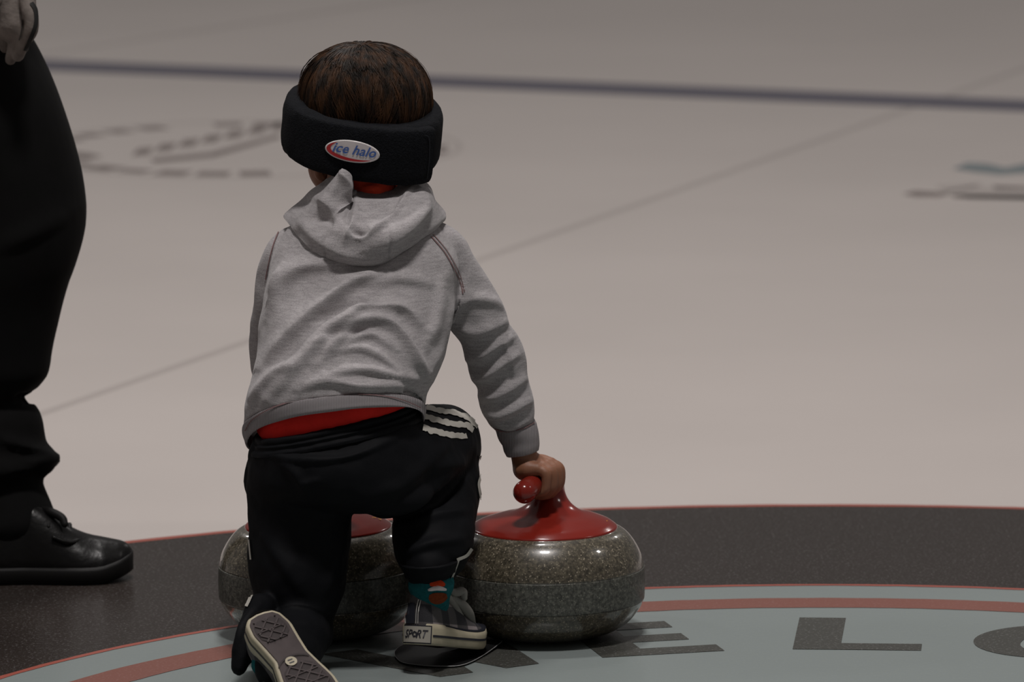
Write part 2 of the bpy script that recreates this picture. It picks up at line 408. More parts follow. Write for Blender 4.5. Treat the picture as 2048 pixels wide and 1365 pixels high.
# far blue line, the crest beyond it and scratch lines
def quadline(name, a, b, w, mat, z=.0005):
    a, b = Vector(a), Vector(b); d = (b - a).normalized(); n = Vector((-d.y, d.x)) * w / 2
    return link(name, mesh([(*(a - n), z), (*(b - n), z), (*(b + n), z), (*(a + n), z)], [(0, 1, 2, 3)]), mat, floor, False)
quadline('blue_line', (-6, 17.27), (6, 12.37), .20, M['line_blue'])
quadline('thin_ice_line', (-3.2, 4.52), (5.0, 24.3), .022, M['scratch'], .0003)
quadline('thin_ice_line', (-3.3, 12.4), (2.5, 20.5), .018, M['scratch'])
def gpx(u, v):
    d = R3 @ Vector(((u - 1024) / F, -(v - 682.5) / F, -1.0)); t = -CH / d.z; return (d.x * t, d.y * t)
def mark(pts, mat, name='painted_mark'):
    g = [gpx(*p) for p in pts]; me = tri_fill(mesh([(x, y, .0005) for x, y in g], [tuple(range(len(g)))])); return link(name, me, mat, floor, False)
c0 = gpx(482, 297); rr = .402
crest_marks = bpy.data.materials
for k in range(30):
    a = 2 * math.pi * k / 30 + .1
    if k % 15 in (6, 13): continue
    w = random.uniform(.05, .075); h = random.uniform(.05, .075)
    V = []
    for dx, dy in ((-w / 2, -h / 2), (w / 2, -h / 2), (w / 2, h / 2), (-w / 2, h / 2)):
        r = rr + dy; V.append((c0[0] + math.sin(a) * r + math.cos(a) * dx, c0[1] + math.cos(a) * r - math.sin(a) * dx, .0005))
    link('crest_letter_block', fixn(mesh(V, [(0, 1, 2, 3)])), M['mark'], floor, False)
annv = []
def thin_ring(r, w, mat):
    V = []; n = 96
    for k in range(n):
        a = 2 * math.pi * k / n
        for q in (r + w / 2, r - w / 2): V.append((c0[0] + q * math.sin(a), c0[1] + q * math.cos(a), .0004))
    link('crest_outline', fixn(mesh(V, [(2 * k, 2 * k + 1, 2 * ((k + 1) % n) + 1, 2 * ((k + 1) % n)) for k in range(n)])), mat, floor, False)
thin_ring(.455, .012, M['scratch'])
for i in range(7):
    t = i / 6; u = 285 + 275 * t; v = 303 - 52 * t
    mark([(u - 22, v + 9), (u + 10, v + 7), (u + 24, v - 8), (u - 8, v - 6)], M['mark'])
mark([(300, 318), (420, 306), (560, 268), (560, 276), (430, 314), (310, 326)], M['mark'])
mark([(130, 312), (150, 304), (185, 308), (205, 314), (170, 320)], M['mark'])
mark([(1905, 338), (1935, 326), (1975, 328), (2010, 336), (2060, 326), (2060, 346), (2000, 350), (1950, 345)], M['mark_teal'])
mark([(1805, 388), (1830, 382), (1870, 384), (1900, 388), (1880, 394), (1830, 394)], M['mark'])
mark([(1870, 372), (1960, 366), (1962, 372), (1890, 384)], M['scratch'])
mark([(1880, 384), (1950, 372), (2060, 380), (2060, 400), (1940, 398)], M['scratch'])
mark([(1985, 372), (2060, 374), (2060, 380), (1990, 378)], M['mark'])
mark([(1900, 390), (2060, 392), (2060, 399), (1910, 396)], M['mark'])

# ================================================================== CURLING STONES
def lathe(prof, n=96):
    rings = [[Vector((r * math.cos(2 * math.pi * k / n), r * math.sin(2 * math.pi * k / n), z)) for k in range(n)] for r, z in prof]
    return rings
def bezprof(pts, m): return [tuple(p) for p in cr(pts, m)]
RS = .1335
def make_stone(label, loc, yaw, first=None):
    root = thing('curling_stone', label, 'curling stone', loc, 'red-handled granite curling stones')
    def part(name, me, mat, par=None, sm=True):
        o = bpy.data.objects.new(name, me); col.objects.link(o)
        if not me.materials: me.materials.append(mat)
        if sm: me.polygons.foreach_set('use_smooth', [True] * len(me.polygons))
        o.parent = par or root; return o
    low = bezprof([(.0, .004), (.055, .0035), (.065, .0), (.073, .004), (.092, .0075), (.112, .019), (.127, .037), (.1325, .050)], 40)
    part('lower_granite', fixn(mesh(*loft(lathe(low)))), M['granite'])
    band = [(.1322, .050), (.1329, .0515), (.1335, .071), (.1329, .0905), (.1322, .092)]
    part('striking_band', fixn(mesh(*loft(lathe(bezprof(band, 14))))), M['granite_band'])
    up = bezprof([(.1325, .092), (.1285, .108), (.120, .124), (.110, .136), (.099, .1425), (.085, .1445), (.0, .1445)], 40)
    part('upper_granite', fixn(mesh(*loft(lathe(up)))), M['granite'])
    Rz = Matrix.Rotation(yaw, 3, 'Z')
    # cover disc that rises off-centre into the gooseneck
    rings = []; n = 96
    prof = [(0.0, .0965, .1405), (.0, .0975, .1425), (.0, .0970, .1450), (.03, .0945, .1470), (.12, .087, .1512), (.25, .077, .1545), (.4, .064, .1582), (.55, .047, .1620), (.7, .0335, .1690), (.82, .0245, .1780), (.92, .0195, .1885), (1.0, .0180, .1990)]
    for t, r, z in [tuple(p) for p in cr(prof, 60)]:
        c = Vector((0, .026 * min(1, max(0, t)) , z))
        rings.append([c + Vector((r * math.cos(2 * math.pi * k / n) * (1 - .10 * max(t - .6, 0)), r * math.sin(2 * math.pi * k / n) * (1 + .45 * max(t - .6, 0)), 0)) for k in range(n)])
    rings = [[Rz @ p for p in r] for r in rings]
    disc = part('handle_cover', fixn(mesh(*loft(rings))), M['red_plastic'])
    # gooseneck and grip: leaves the neck top, bends over and runs back past the centre
    path = [(Vector((0, .028, .182)), .0185), (Vector((0, .028, .197)), .0165), (Vector((0, .018, .2075)), .0145), (Vector((0, .0, .210)), .0128), (Vector((0, -.025, .2085)), .0130), (Vector((0, -.05, .2055)), .0145), (Vector((0, -.068, .2025)), .0152)]
    gr = [[Rz @ p for p in r] for r in tube_pts(path, n=28, m=44)]
    part('grip', fixn(mesh(*loft(gr))), M['red_plastic'])
    # a painted yellow number scribble on the cover
    V = []; Fc = []
    for pts in ([(-.006, .004), (-.003, .0065), (-.001, .004), (-.004, .0), (-.0065, -.002)], [(.001, .004), (.003, .001), (.006, .003)], [(.002, -.003), (.006, -.004), (.0045, -.0005)]):
        for i in range(len(pts) - 1):
            a, b = Vector(pts[i]), Vector(pts[i + 1]); d = (b - a).normalized(); nn = Vector((-d.y, d.x)) * .0006; k = len(V)
            for q in (a - nn, b - nn, b + nn, a + nn):
                w = Vector((.078 + q.x, -.003 + q.y)); r = (w - Vector((0, 0))).length
                V.append((w.x, w.y, .1545 - (r - .070) * .20 + .0012))
            Fc.append((k, k + 1, k + 2, k + 3))
    part('yellow_number', fixn(mesh(V, Fc)), M['yellow_ink'], disc, False)
    return root
stone_r = make_stone("red-handled granite curling stone under the child's hand, the right one of the pair", (.0404, 8.65, 0), math.radians(-22))
stone_l = make_stone("granite curling stone mostly hidden behind the child's legs, left of the gripped stone", (-.2585, 8.67, 0), math.radians(20))

# ================================================================== CHILD
kid = thing('person', 'child kneeling with back turned, grey hoodie, black track trousers and padded headband', 'person', (-.20, 8.47, 0))
def kpart(name, me, mat, par=None, sm=True): return link(name, me, mat, par or kid, sm)

# ---- hoodie
T = []
T.append((730, 392, 8.625, 50, 0, 0, 0, -14, -.045))
T.append((729, 420, 8.62, 95, 2, 0, 0, -20, -.060))
T.append((730, 452, 8.61, 142, 4, 0, 0, -28, -.078))
T.append((732, 490, 8.60, 172, 3, 0, 0, -34, -.092))
T.append((730, 540, 8.58, 190, 0, 0, 0, -36, -.100))
T.append((718, 600, 8.56, 192, -3, 0, 0, -36, -.103))
T.append((708, 655, 8.535, 191, -6, 0, 0, -38, -.105))
T.append((701, 705, 8.515, 187, -9, 0, 0, -38, -.108))
T.append((690, 750, 8.495, 186, -12, 0, 4, -36, -.108))
T.append((672, 794, 8.48, 182, -15, 0, 8, -40, -.108))
T.append((667, 838, 8.47, 182, -18, 0, 14, -45, -.107))
torso = pxsec(T, n=64, m=70, pw=.86)
slR = pxtube([(835, 478, 8.605, 42), (880, 498, 8.60, 50), (912, 545, 8.60, 50), (940, 600, 8.605, 54), (960, 645, 8.61, 56), (970, 668, 8.612, 52), (985, 702, 8.62, 58), (998, 738, 8.625, 59), (1006, 764, 8.625, 52), (1014, 798, 8.63, 56), (1022, 820, 8.63, 53), (1028, 840, 8.63, 48), (1032, 856, 8.63, 38)], n=28, m=110)
slL = pxtube([(630, 478, 8.605, 42), (585, 500, 8.60, 46), (560, 545, 8.605, 46), (546, 600, 8.61, 43), (540, 660, 8.63, 42), (542, 730, 8.66, 42), (560, 800, 8.68, 40), (585, 860, 8.69, 34)], n=28, m=60)
hm = union([torso, slR, slL], .0030, smooth=9)
FOLDS = [
 ([(521, 735), (592, 662), (662, 603), (712, 566), (760, 548)], 17, 8.5),
 ([(539, 798), (605, 728), (658, 668), (706, 632), (735, 612)], 16, 7.5),
 ([(700, 622), (768, 617), (811, 623), (845, 660)], 13, 6),
 ([(640, 728), (672, 690), (712, 652), (768, 645), (811, 680), (842, 738), (852, 775)], 15, 7.5),
 ([(650, 752), (724, 742), (780, 752), (847, 762)], 11, 4.5),
 ([(600, 780), (650, 765), (720, 775), (800, 775), (845, 790)], 12, 4.5),
 ([(545, 600), (575, 562), (610, 538), (680, 528)], 17, 5.5),
 ([(575, 520), (560, 560), (535, 640)], 13, 4),
 ([(921, 586), (900, 632), (884, 694), (850, 752)], 14, 6),
 ([(880, 560), (870, 640), (850, 690)], 16, 4),
 ([(500, 812), (520, 780), (560, 748), (600, 740)], 13, 5),
 ([(740, 570), (800, 560), (870, 572)], 16, 4),
 ([(690, 690), (740, 672), (790, 700)], 10, 4),
 ([(668, 706), (720, 700), (760, 716), (800, 745)], 9, 3.5),
 ([(636, 645), (700, 615), (750, 606)], 9, -5),
 ([(640, 678), (700, 668), (740, 660)], 9, -4),
 ([(800, 640), (830, 690), (850, 730)], 12, -4),
 ([(806, 775), (830, 795), (842, 818)], 9, -7),
 # sleeves
 ([(905, 622), (940, 600), (985, 605), (1012, 622)], 12, 4.5),
 ([(912, 655), (950, 668), (990, 655), (1020, 640)], 11, 5.5),
 ([(918, 720), (960, 716), (1000, 690), (1030, 672)], 12, 6),
 ([(935, 760), (970, 756), (1020, 720), (1042, 708)], 11, 5),
 ([(950, 790), (990, 795), (1035, 770), (1058, 752)], 12, 6),
 ([(965, 826), (1000, 834), (1040, 815), (1068, 800)], 11, 5.5),
 ([(985, 850), (1020, 858), (1065, 842)], 8, 4),
 ([(1005, 680), (1020, 720), (1030, 760)], 8, 3.5),
 ([(915, 585), (930, 540), (920, 500)], 12, -4),
]
folds(hm, FOLDS[:18], gain=1.9); folds(hm, FOLDS[18:], gain=1.15)
lumps(hm, .0035, 14, 3); lumps(hm, .0012, 45, 9)
hoodie = kpart('hoodie', hm, M['heather'])
# waistband: closed band tilted with the hem
WB = [(667, 836, 8.47, 181, -18, 0, 14, -45, -.105), (667, 838, 8.47, 183, -18, 0, 14, -45, -.1075), (668, 844, 8.468, 183, -18, 0, 15, -44, -.1075), (669, 853, 8.465, 180, -18, 0, 16, -44, -.106), (670, 861, 8.463, 178, -18, 0, 18, -44, -.105), (670, 863, 8.463, 175, -18, 0, 18, -43, -.102), (669, 855, 8.465, 173, -18, 0, 16, -43, -.099), (667, 835, 8.47, 172, -18, 0, 12, -43, -.098)]
wr = pxsec(WB, n=96, m=36, pw=.86)
wbm = fixn(mesh(*loft(wr, cap=False))); lumps(wbm, .003, 14, 3)
waistband = kpart('waistband', wbm, M['ribbed'], hoodie)
cf = tube_pts([(P(1028, 848, 8.63), 41 / 1515), (P(1033, 862, 8.63), 42 / 1515), (P(1040, 880, 8.63), 39 / 1515), (P(1043, 896, 8.63), 37 / 1515), (P(1045, 906, 8.63), 33 / 1515)], n=36, m=24, round_ends=False)
cm = fixn(mesh(*loft(cf, cap=True))); lumps(cm, .004, 30, 1)
kpart('cuff', cm, M['ribbed'], hoodie)
cf = tube_pts([(P(583, 856, 8.69), 36 / 1505), (P(592, 885, 8.69), 34 / 1505), (P(600, 905, 8.69), 30 / 1505)], n=36, m=16, round_ends=False)
kpart('cuff', fixn(mesh(*loft(cf, cap=True))), M['ribbed'], hoodie)
# hood: heavy cowl of cloth lying round the neck and down the back
HK = {  # angle: rim(u,v,Y), shoulder bulge(u,v,Y), low edge(u,v,Y)
 -180: ((740, 398, 8.69), (738, 430, 8.715), (738, 455, 8.70)),
 -130: ((680, 392, 8.70), (625, 410, 8.72), (600, 430, 8.68)),
 -95: ((648, 368, 8.635), (604, 398, 8.625), (568, 436, 8.61)),
 -72: ((668, 350, 8.55), (620, 420, 8.530), (583, 462, 8.545)),
 -60: ((684, 341, 8.505), (634, 428, 8.505), (598, 480, 8.52)),
 -38: ((706, 381, 8.55), (668, 450, 8.476), (634, 512, 8.485)),
 -48: ((702, 352, 8.515), (650, 440, 8.490), (612, 495, 8.500)),
 -25: ((716, 384, 8.555), (690, 455, 8.465), (660, 524, 8.470)),
 0: ((750, 386, 8.555), (736, 462, 8.455), (718, 536, 8.460)),
 25: ((785, 384, 8.560), (788, 458, 8.460), (775, 526, 8.468)),
 48: ((812, 366, 8.575), (835, 435, 8.490), (826, 492, 8.495)),
 70: ((832, 356, 8.600), (862, 410, 8.535), (864, 465, 8.540)),
 95: ((840, 352, 8.635), (872, 400, 8.615), (891, 443, 8.605)),
 130: ((805, 376, 8.68), (850, 400, 8.69), (870, 430, 8.68)),
 180: ((740, 398, 8.69), (738, 430, 8.715), (738, 455, 8.70)),
}
ks = sorted(HK); hr = cr([sum([list(x) for x in HK[k]], []) for k in ks], 145)[:-1]
rings = []
for row in hr:
    a, b, c = P(*row[0:3]), P(*row[3:6]), P(*row[6:9]); cen = Vector((P(735, 440, 8.62).x, 8.62, 0))
    inn = lambda p, d: p + (Vector((cen.x - p.x, cen.y - p.y, 0)).normalized() * d)
    out = cr([a, a.lerp(b, .45) + (b - inn(b, .004)), b, c.lerp(b, .35) - (inn(b, .004) - b), c + Vector((0, 0, .004))], 30)
    back = cr([inn(c, .010) + Vector((0, 0, .001)), inn(b.lerp(c, .5), .022), inn(a.lerp(b, .5), .016), inn(a, .007)], 18)
    rings.append([Vector(x) for x in out] + [Vector(x) for x in back])
hoodm = fixn(mesh(*loft(rings, closed=True)))
sub = bmesh.new(); sub.from_mesh(hoodm); bmesh.ops.subdivide_edges(sub, edges=sub.edges, cuts=1, use_grid_fill=True, smooth=0.5); bmesh.ops.recalc_face_normals(sub, faces=sub.faces); sub.to_mesh(hoodm); sub.free()
folds(hoodm, [
 ([(684, 342), (690, 370), (686, 410), (668, 450)], 12, 11),
 ([(708, 392), (712, 420), (700, 455), (690, 480)], 8, 6),
 ([(704, 390), (725, 402), (765, 406), (800, 392)], 7, 5),
 ([(696, 428), (725, 436), (760, 428), (790, 404)], 7, 6),
 ([(720, 475), (765, 450), (798, 415), (826, 372)], 9, 10),
 ([(735, 500), (800, 470), (850, 420), (850, 385)], 16, 7),
 ([(700, 455), (720, 468), (742, 462)], 9, -9),
 ([(748, 458), (782, 430), (806, 398)], 6, -8),
 ([(708, 412), (738, 420), (772, 412)], 5, -6),
 ([(700, 395), (699, 415), (690, 440)], 5, -7),
 ([(590, 430), (630, 475), (685, 508), (740, 518)], 15, 5),
 ([(882, 430), (850, 475), (800, 505)], 14, 5),
 ([(612, 392), (645, 402), (670, 430)], 12, 6),
 ([(620, 440), (650, 440), (670, 455)], 10, -5),
 ([(650, 520), (655, 470), (665, 440)], 3, -3), ([(780, 525), (778, 480), (776, 455)], 3, -3),
])
lumps(hoodm, .003, 22, 5)
hood = kpart('hood', hoodm, M['heather'], hoodie)
bh = bvh(hoodie, hood)
# seams with reddish thread
def seam(pts, w=2.2, mat='stitch', src=None, par=hoodie, name='seam'):
    return kpart(name, strip(src or bh, pts, w, .0012, m=60, nw=1), M[mat], par)
seam([(562, 455), (548, 490), (538, 530), (532, 560)])
seam([(862, 474), (888, 505), (908, 540), (922, 570), (926, 588)])
seam([(866, 470), (892, 501), (912, 536), (925, 566), (929, 584)], 1.5)
bw = bvh(hoodie, waistband)
seam([(491, 862), (508, 838), (552, 814), (620, 797), (700, 790), (760, 792), (805, 801), (840, 816)], src=bw, w=2.0)
seam([(990, 858), (1015, 864), (1045, 858), (1068, 846)], src=bvh(hoodie, *[c for c in hoodie.children if c.name.startswith('cuff')]))

# ---- trousers
pel = pxsec([(674, 862, 8.46, 160, -30, 0, -18, 22, -.088), (675, 880, 8.46, 174, -26, 0, -16, 22, -.097), (678, 915, 8.46, 182, -8, 0, -6, 14, -.104), (678, 955, 8.46, 186, -2, 0, 0, 12, -.106), (685, 1000, 8.46, 180, 0, 0, 0, 6, -.098), (700, 1025, 8.46, 140, 0, 0, 0, 0, -.075)], n=56, m=40, pw=.9)
thR = pxtube([(775, 925, 8.46, 108), (805, 920, 8.49, 106), (848, 908, 8.56, 96), (880, 892, 8.63, 86), (888, 890, 8.665, 74)], n=32, m=40)
shR = pxtube([(888, 905, 8.655, 70), (880, 945, 8.61, 78), (872, 1000, 8.545, 86), (868, 1055, 8.485, 84), (862, 1100, 8.445, 74), (858, 1128, 8.42, 58), (858, 1138, 8.412, 48)], n=32, m=50)
thL = pxtube([(590, 930, 8.46, 100), (598, 1000, 8.455, 103), (600, 1080, 8.45, 101), (597, 1150, 8.44, 98), (592, 1200, 8.435, 88), (590, 1245, 8.43, 74)], n=32, m=50)
shL = pxtube([(595, 1262, 8.43, 70), (590, 1280, 8.38, 66), (580, 1310, 8.32, 62), (560, 1332, 8.28, 56)], n=28, m=30)
cloth = pxtube([(520, 1215, 8.38, 30), (500, 1265, 8.33, 26), (488, 1305, 8.31, 26), (478, 1335, 8.30, 20)], n=20, m=24)
bump_l = pxtube([(520, 915, 8.47, 25), (512, 950, 8.47, 28), (520, 990, 8.47, 24)], n=20, m=16)
tm = union([pel, thR, shR, thL, shL, cloth, bump_l], .0032, smooth=8)
folds(tm, [
 ([(505, 905), (600, 922), (700, 915), (790, 880)], 8, 4),
 ([(560, 925), (590, 950), (610, 985)], 10, 4), ([(600, 970), (640, 962)], 6, 3),
 ([(700, 1040), (800, 1020), (880, 970), (935, 900)], 14, 7),
 ([(745, 1052), (830, 1030), (900, 985), (950, 920)], 9, -6),
 ([(730, 1000), (800, 975), (860, 925), (905, 880)], 14, 4),
 ([(690, 1060), (670, 1120), (650, 1200)], 16, 5), ([(520, 1060), (560, 1120), (600, 1180)], 18, 4),
 ([(820, 1050), (880, 1030), (940, 1020)], 14, 5), ([(810, 1110), (860, 1090), (920, 1080)], 12, 5),
 ([(860, 940), (900, 930), (950, 935)], 12, 4),
 ([(780, 870), (830, 862), (900, 880)], 12, 4),
 ([(600, 1240), (640, 1255), (670, 1300)], 12, 5), ([(560, 1222), (600, 1215), (650, 1225)], 12, 4),
 ([(470, 1300), (490, 1250), (520, 1210)], 8, 5)])
lumps(tm, .004, 17, 13); lumps(tm, .0012, 50, 3)
trousers = kpart('trousers', tm, M['track'])
bt = bvh(trousers)
# gathered waistband
wrg = []
WT = [(675, 836, 8.46, 156, -34, 0, -22, 22, -0.0860), (675, 838, 8.46, 161, -34, 0, -22, 24, -0.0915), (675, 843, 8.46, 162, -34, 0, -22, 25, -0.0930), (675, 848, 8.46, 161, -34, 0, -22, 25, -0.0915), (675, 852, 8.46, 165, -34, 0, -22, 26, -0.0950), (675, 858, 8.46, 164, -34, 0, -22, 26, -0.0935), (675, 865, 8.46, 169, -34, 0, -22, 26, -0.0970), (675, 874, 8.46, 171, -34, 0, -22, 24, -0.0970)]
wtm = fixn(mesh(*loft(pxsec(WT, n=120, m=40, pw=.9), cap=False))); lumps(wtm, .0015, 80, 3)
solid(wtm, .003); kpart('elastic_waist', wtm, M['track'], trousers)
# stripes of the right thigh, rippled
def rip(t): return .92 + .10 * math.sin(t * 31) + .06 * math.sin(t * 57 + 1)
for k, (pts, w) in enumerate((([(852, 815), (875, 822), (900, 826), (925, 832), (940, 842), (955, 856)], 11), ([(838, 832), (860, 838), (885, 846), (910, 850), (932, 852), (945, 862)], 12), ([(845, 856), (862, 862), (885, 868), (910, 872), (932, 874)], 12))):
    wav = [(p[0], p[1]) for p in cr(pts, 26)]; wav = [(u, v + 2.6 * noise.noise(Vector((u * .11, v * .03, 0))) + 1.2 * noise.noise(Vector((u * .3, v * .05, 4)))) for i, (u, v) in enumerate(wav)]
    kpart('white_stripe', strip(bt, wav, w, .0014, m=90, nw=4, wfun=rip), M['stripe'], trousers)
for pts, w in (([(958, 912), (961, 930), (960, 950), (955, 968), (957, 985), (960, 1000)], 5), ([(941, 1098), (930, 1112), (912, 1120)], 6), ([(915, 1120), (908, 1140), (900, 1160)], 4), ([(500, 1080), (502, 1100), (504, 1120)], 3), ([(503, 1170), (505, 1185), (500, 1200), (493, 1215)], 8)):
    me = strip(bt, pts, w, .0022, m=30, nw=3)
    if len(me.polygons): kpart('white_stripe', me, M['stripe'], trousers)

# ---- red shirt showing under the hem and in the hood
sh = pxsec([(668, 780, 8.475, 150, -14, 0, 8, -25, -.088), (668, 830, 8.468, 156, -18, 0, 2, -12, -.094), (669, 855, 8.463, 153, -22, 0, -4, 4, -.088), (671, 880, 8.46, 148, -24, 0, -8, 12, -.076)], n=60, m=24, pw=.88)
sm_ = fixn(mesh(*loft(sh))); lumps(sm_, .003, 25, 2); shirt = kpart('shirt', sm_, M['red_cloth'])
ln = pxsec([(668, 830, 8.468, 160, -18, 0, 6, -20, -.0985), (669, 845, 8.466, 160, -19, 0, 4, -17, -.0985), (669, 851, 8.466, 160, -19, 0, 4, -15, -.0985)], n=60, m=8, pw=.88)
cl = pxsec([(742, 345, 8.625, 52, 0, 0, 0, 4, -.058), (744, 368, 8.62, 60, 0, 0, 0, 6, -.067), (746, 400, 8.62, 74, 0, 0, 0, 2, -.062)], n=50, m=20, pw=.95)
cme = fixn(mesh(*loft(cl))); lumps(cme, .009, 55, 4); kpart('collar', cme, M['red_cloth_lit'], shirt)

# ---- body: one continuous surface under the clothes
HC = P(728, 232, 8.645)
tz = Matrix.Rotation(math.radians(14), 3, 'Z') @ Matrix.Rotation(math.radians(-8), 3, 'X')     # face turned a little to the left, tipped down
def H(x, y, z): return HC + tz @ Vector((x, y, z))
vols = [ellipsoid(H(0, -.004, .002), .073, .088, .080), ellipsoid(H(0, .022, -.050), .060, .062, .058), ellipsoid(H(0, .052, -.078), .030, .030, .030),
        ellipsoid(H(0, .086, -.030), .010, .016, .012), ellipsoid(H(0, .080, -.012), .006, .010, .02), ellipsoid(H(.036, .055, -.045), .024, .022, .024), ellipsoid(H(-.036, .055, -.045), .024, .022, .024),
        ellipsoid(P(661, 332, 8.665), .030, .034, .036), ellipsoid(H(.078, .0, -.028), .008, .014, .024), ellipsoid(H(-.078, .0, -.028), .008, .014, .024),
        tube_pts([(H(0, -.01, -.05), .034), (P(735, 400, 8.62), .032), (P(735, 450, 8.61), .045)], n=20, m=12),
        pxsec([(732, 450, 8.61, 110, 2, 0, 0, -16, -.05), (732, 500, 8.60, 135, 2, 0, 0, -24, -.066), (715, 620, 8.55, 140, 0, 0, 0, -26, -.075), (690, 760, 8.49, 130, -10, 0, 0, -20, -.07), (675, 860, 8.46, 138, -12, 0, 0, 0, -.075), (678, 950, 8.46, 150, 0, 0, 0, 0, -.08), (690, 1000, 8.46, 120, 0, 0, 0, 0, -.06)], n=36, m=30),
        pxtube([(860, 495, 8.605, 34), (935, 600, 8.605, 34), (980, 710, 8.62, 31), (1015, 805, 8.63, 28), (1040, 878, 8.63, 27), (1048, 910, 8.632, 27), (1050, 935, 8.632, 25)], n=20, m=40),
        pxtube([(605, 495, 8.605, 34), (546, 600, 8.61, 32), (542, 730, 8.66, 30), (585, 860, 8.69, 26), (606, 920, 8.69, 23), (618, 938, 8.69, 25)], n=20, m=40),
        pxtube([(775, 930, 8.46, 75), (850, 908, 8.57, 62), (888, 890, 8.65, 50), (878, 960, 8.58, 50), (866, 1060, 8.475, 45), (861, 1150, 8.414, 25), (865, 1186, 8.424, 22), (869, 1204, 8.436, 18)], n=20, m=50),
        pxtube([(600, 930, 8.46, 75), (598, 1080, 8.45, 64), (590, 1230, 8.43, 50), (590, 1285, 8.385, 46), (560, 1320, 8.31, 26), (556, 1330, 8.29, 22)], n=20, m=50)]
# right hand closed over the grip (grip runs roughly towards the camera)
def hand(wr, base, side, along, down):
    """wr wrist point; base palm centre; side: direction to the knuckles; along: index-ward direction; down"""
    out = []
    out.append(tube_pts([(wr, .0165), (wr.lerp(base, .5) - down * .001, .0185), (base - down * .001 - side * .004, .0185)], n=18, m=14))
    for k in range(4):
        off = along * ((k - 1.5) * .0142)
        L = (.85, .97, 1.0, .95)[k]; r = (.0066, .0074, .0076, .0073)[k]
        kn = base + off + side * .021 * L - down * .002
        out.append(tube_pts([(wr.lerp(base, .3) + off * .6, .0135), (base + off, .0135), (kn - side * .006, .0095)], n=14, m=12))
        path = [(kn - side * .004, r * 1.12), (kn + side * .006 + down * .004, r * 1.10), (kn + side * .0085 * L + down * .016, r), (kn + side * .006 * L + down * .026, r), (kn - side * .002 + down * .036 * L, r * .98), (kn - side * .013 * L + down * .039 * L, r * .92), (kn - side * .021 * L + down * .036 * L, r * .86)]
        out.append(tube_pts(path, n=14, m=30))
    th = [(wr.lerp(base, .35) + along * .012, .0115), (base + along * .030 - side * .012 + down * .008, .0095), (base + along * .040 - side * .006 + down * .019, .0083), (base + along * .040 + side * .006 + down * .028, .0072)]
    out.append(tube_pts(th, n=14, m=20))
    return out
yaw = math.radians(-22)
al = Vector((math.sin(-yaw), math.cos(-yaw), 0)); sd = Vector((math.cos(yaw), math.sin(yaw), 0)); dn = Vector((0, 0, -1))
sd2 = (sd + Vector((0, 0, -.10))).normalized()
gripc = Vector((.0404, 8.65, 0)) + Matrix.Rotation(yaw, 3, 'Z') @ Vector((0, -.010, .2095))
vols += hand(P(1050, 938, 8.632), gripc + Vector((-.008, -.002, .018)), sd2, al, dn)
yl = math.radians(20); all_ = Vector((math.sin(-yl), math.cos(-yl), 0)); sdl = Vector((-math.cos(yl), -math.sin(yl), 0))
gl = Vector((-.2585, 8.67, 0)) + Matrix.Rotation(yl, 3, 'Z') @ Vector((0, -.012, .2095))
vols += hand(gl + Vector((.03, -.01, .05)), gl + Vector((-.004, 0, .021)), sdl, all_, dn)
bm_ = union(vols, .0020, smooth=3, factor=.5)
body = kpart('body', bm_, M['skin'])
for s in (-1, 1):
    kpart('eye', fixn(mesh(*loft(ellipsoid(H(s * .029, .0735, -.010), .011, .009, .008)))), M['eye'], body)
kpart('mouth', fixn(mesh(*loft(tube_pts([(H(-.018, .080, -.058), .003), (H(0, .0875, -.060), .005), (H(.018, .080, -.058), .003)], n=10, m=12)))), M['lip'], body)
# ear seen below the headband
kpart('ear', fixn(mesh(*loft(tube_pts([(P(643, 322, 8.60), .004), (P(636, 335, 8.595), .0055), (P(637, 350, 8.595), .005), (P(646, 356, 8.60), .0045), (P(650, 343, 8.603), .004)], n=10, m=24)))), M['skin'], body)

# ---- hair: full undercoat and combed strands
hc = P(731, 205, 8.645); hrx, hry, hrz = 130 / 1525, .098, 119 / 1525
cap = ellipsoid(hc, hrx * .965, hry * .965, hrz * .965, n=48, m=32, pw=.95)
cpm = fixn(mesh(*loft(cap))); lumps(cpm, .004, 28, 6); hair = kpart('hair', cpm, M['scalp'])
def hsurf(th, ph, k=1.0):
    # th from crown 0..pi, ph azimuth (0 = back, toward camera)
    s = spow(math.sin(th), .93); z = spow(math.cos(th), .93)
    bulge = 1 + .02 * math.sin(3 * ph + 1)
    return hc + Vector((math.sin(ph) * s * hrx * bulge, -math.cos(ph) * s * hry, z * hrz)) * k
V = []; Fc = []
def strand(pts, w, nseg):
    m = len(pts)
    for i, p in enumerate(pts):
        d = (pts[min(i + 1, m - 1)] - pts[max(i - 1, 0)]).normalized(); a = d.orthogonal().normalized(); b = d.cross(a)
        r = w * (1 - .85 * (i / (m - 1)) ** 2.2)
        for k in range(3): V.append(p + (a * math.cos(k * 2.094) + b * math.sin(k * 2.094)) * r)
    o = len(V) - 3 * m
    for i in range(m - 1):
        for k in range(3): l = (k + 1) % 3; Fc.append((o + 3 * i + k, o + 3 * i + l, o + 3 * i + 3 + l, o + 3 * i + 3 + k))
rnd = random.Random(3)
clumps = [(rnd.uniform(-math.pi, math.pi), rnd.uniform(-.3, .3), rnd.uniform(-.012, .022), rnd.uniform(0, 1.3)) for _ in range(260)]
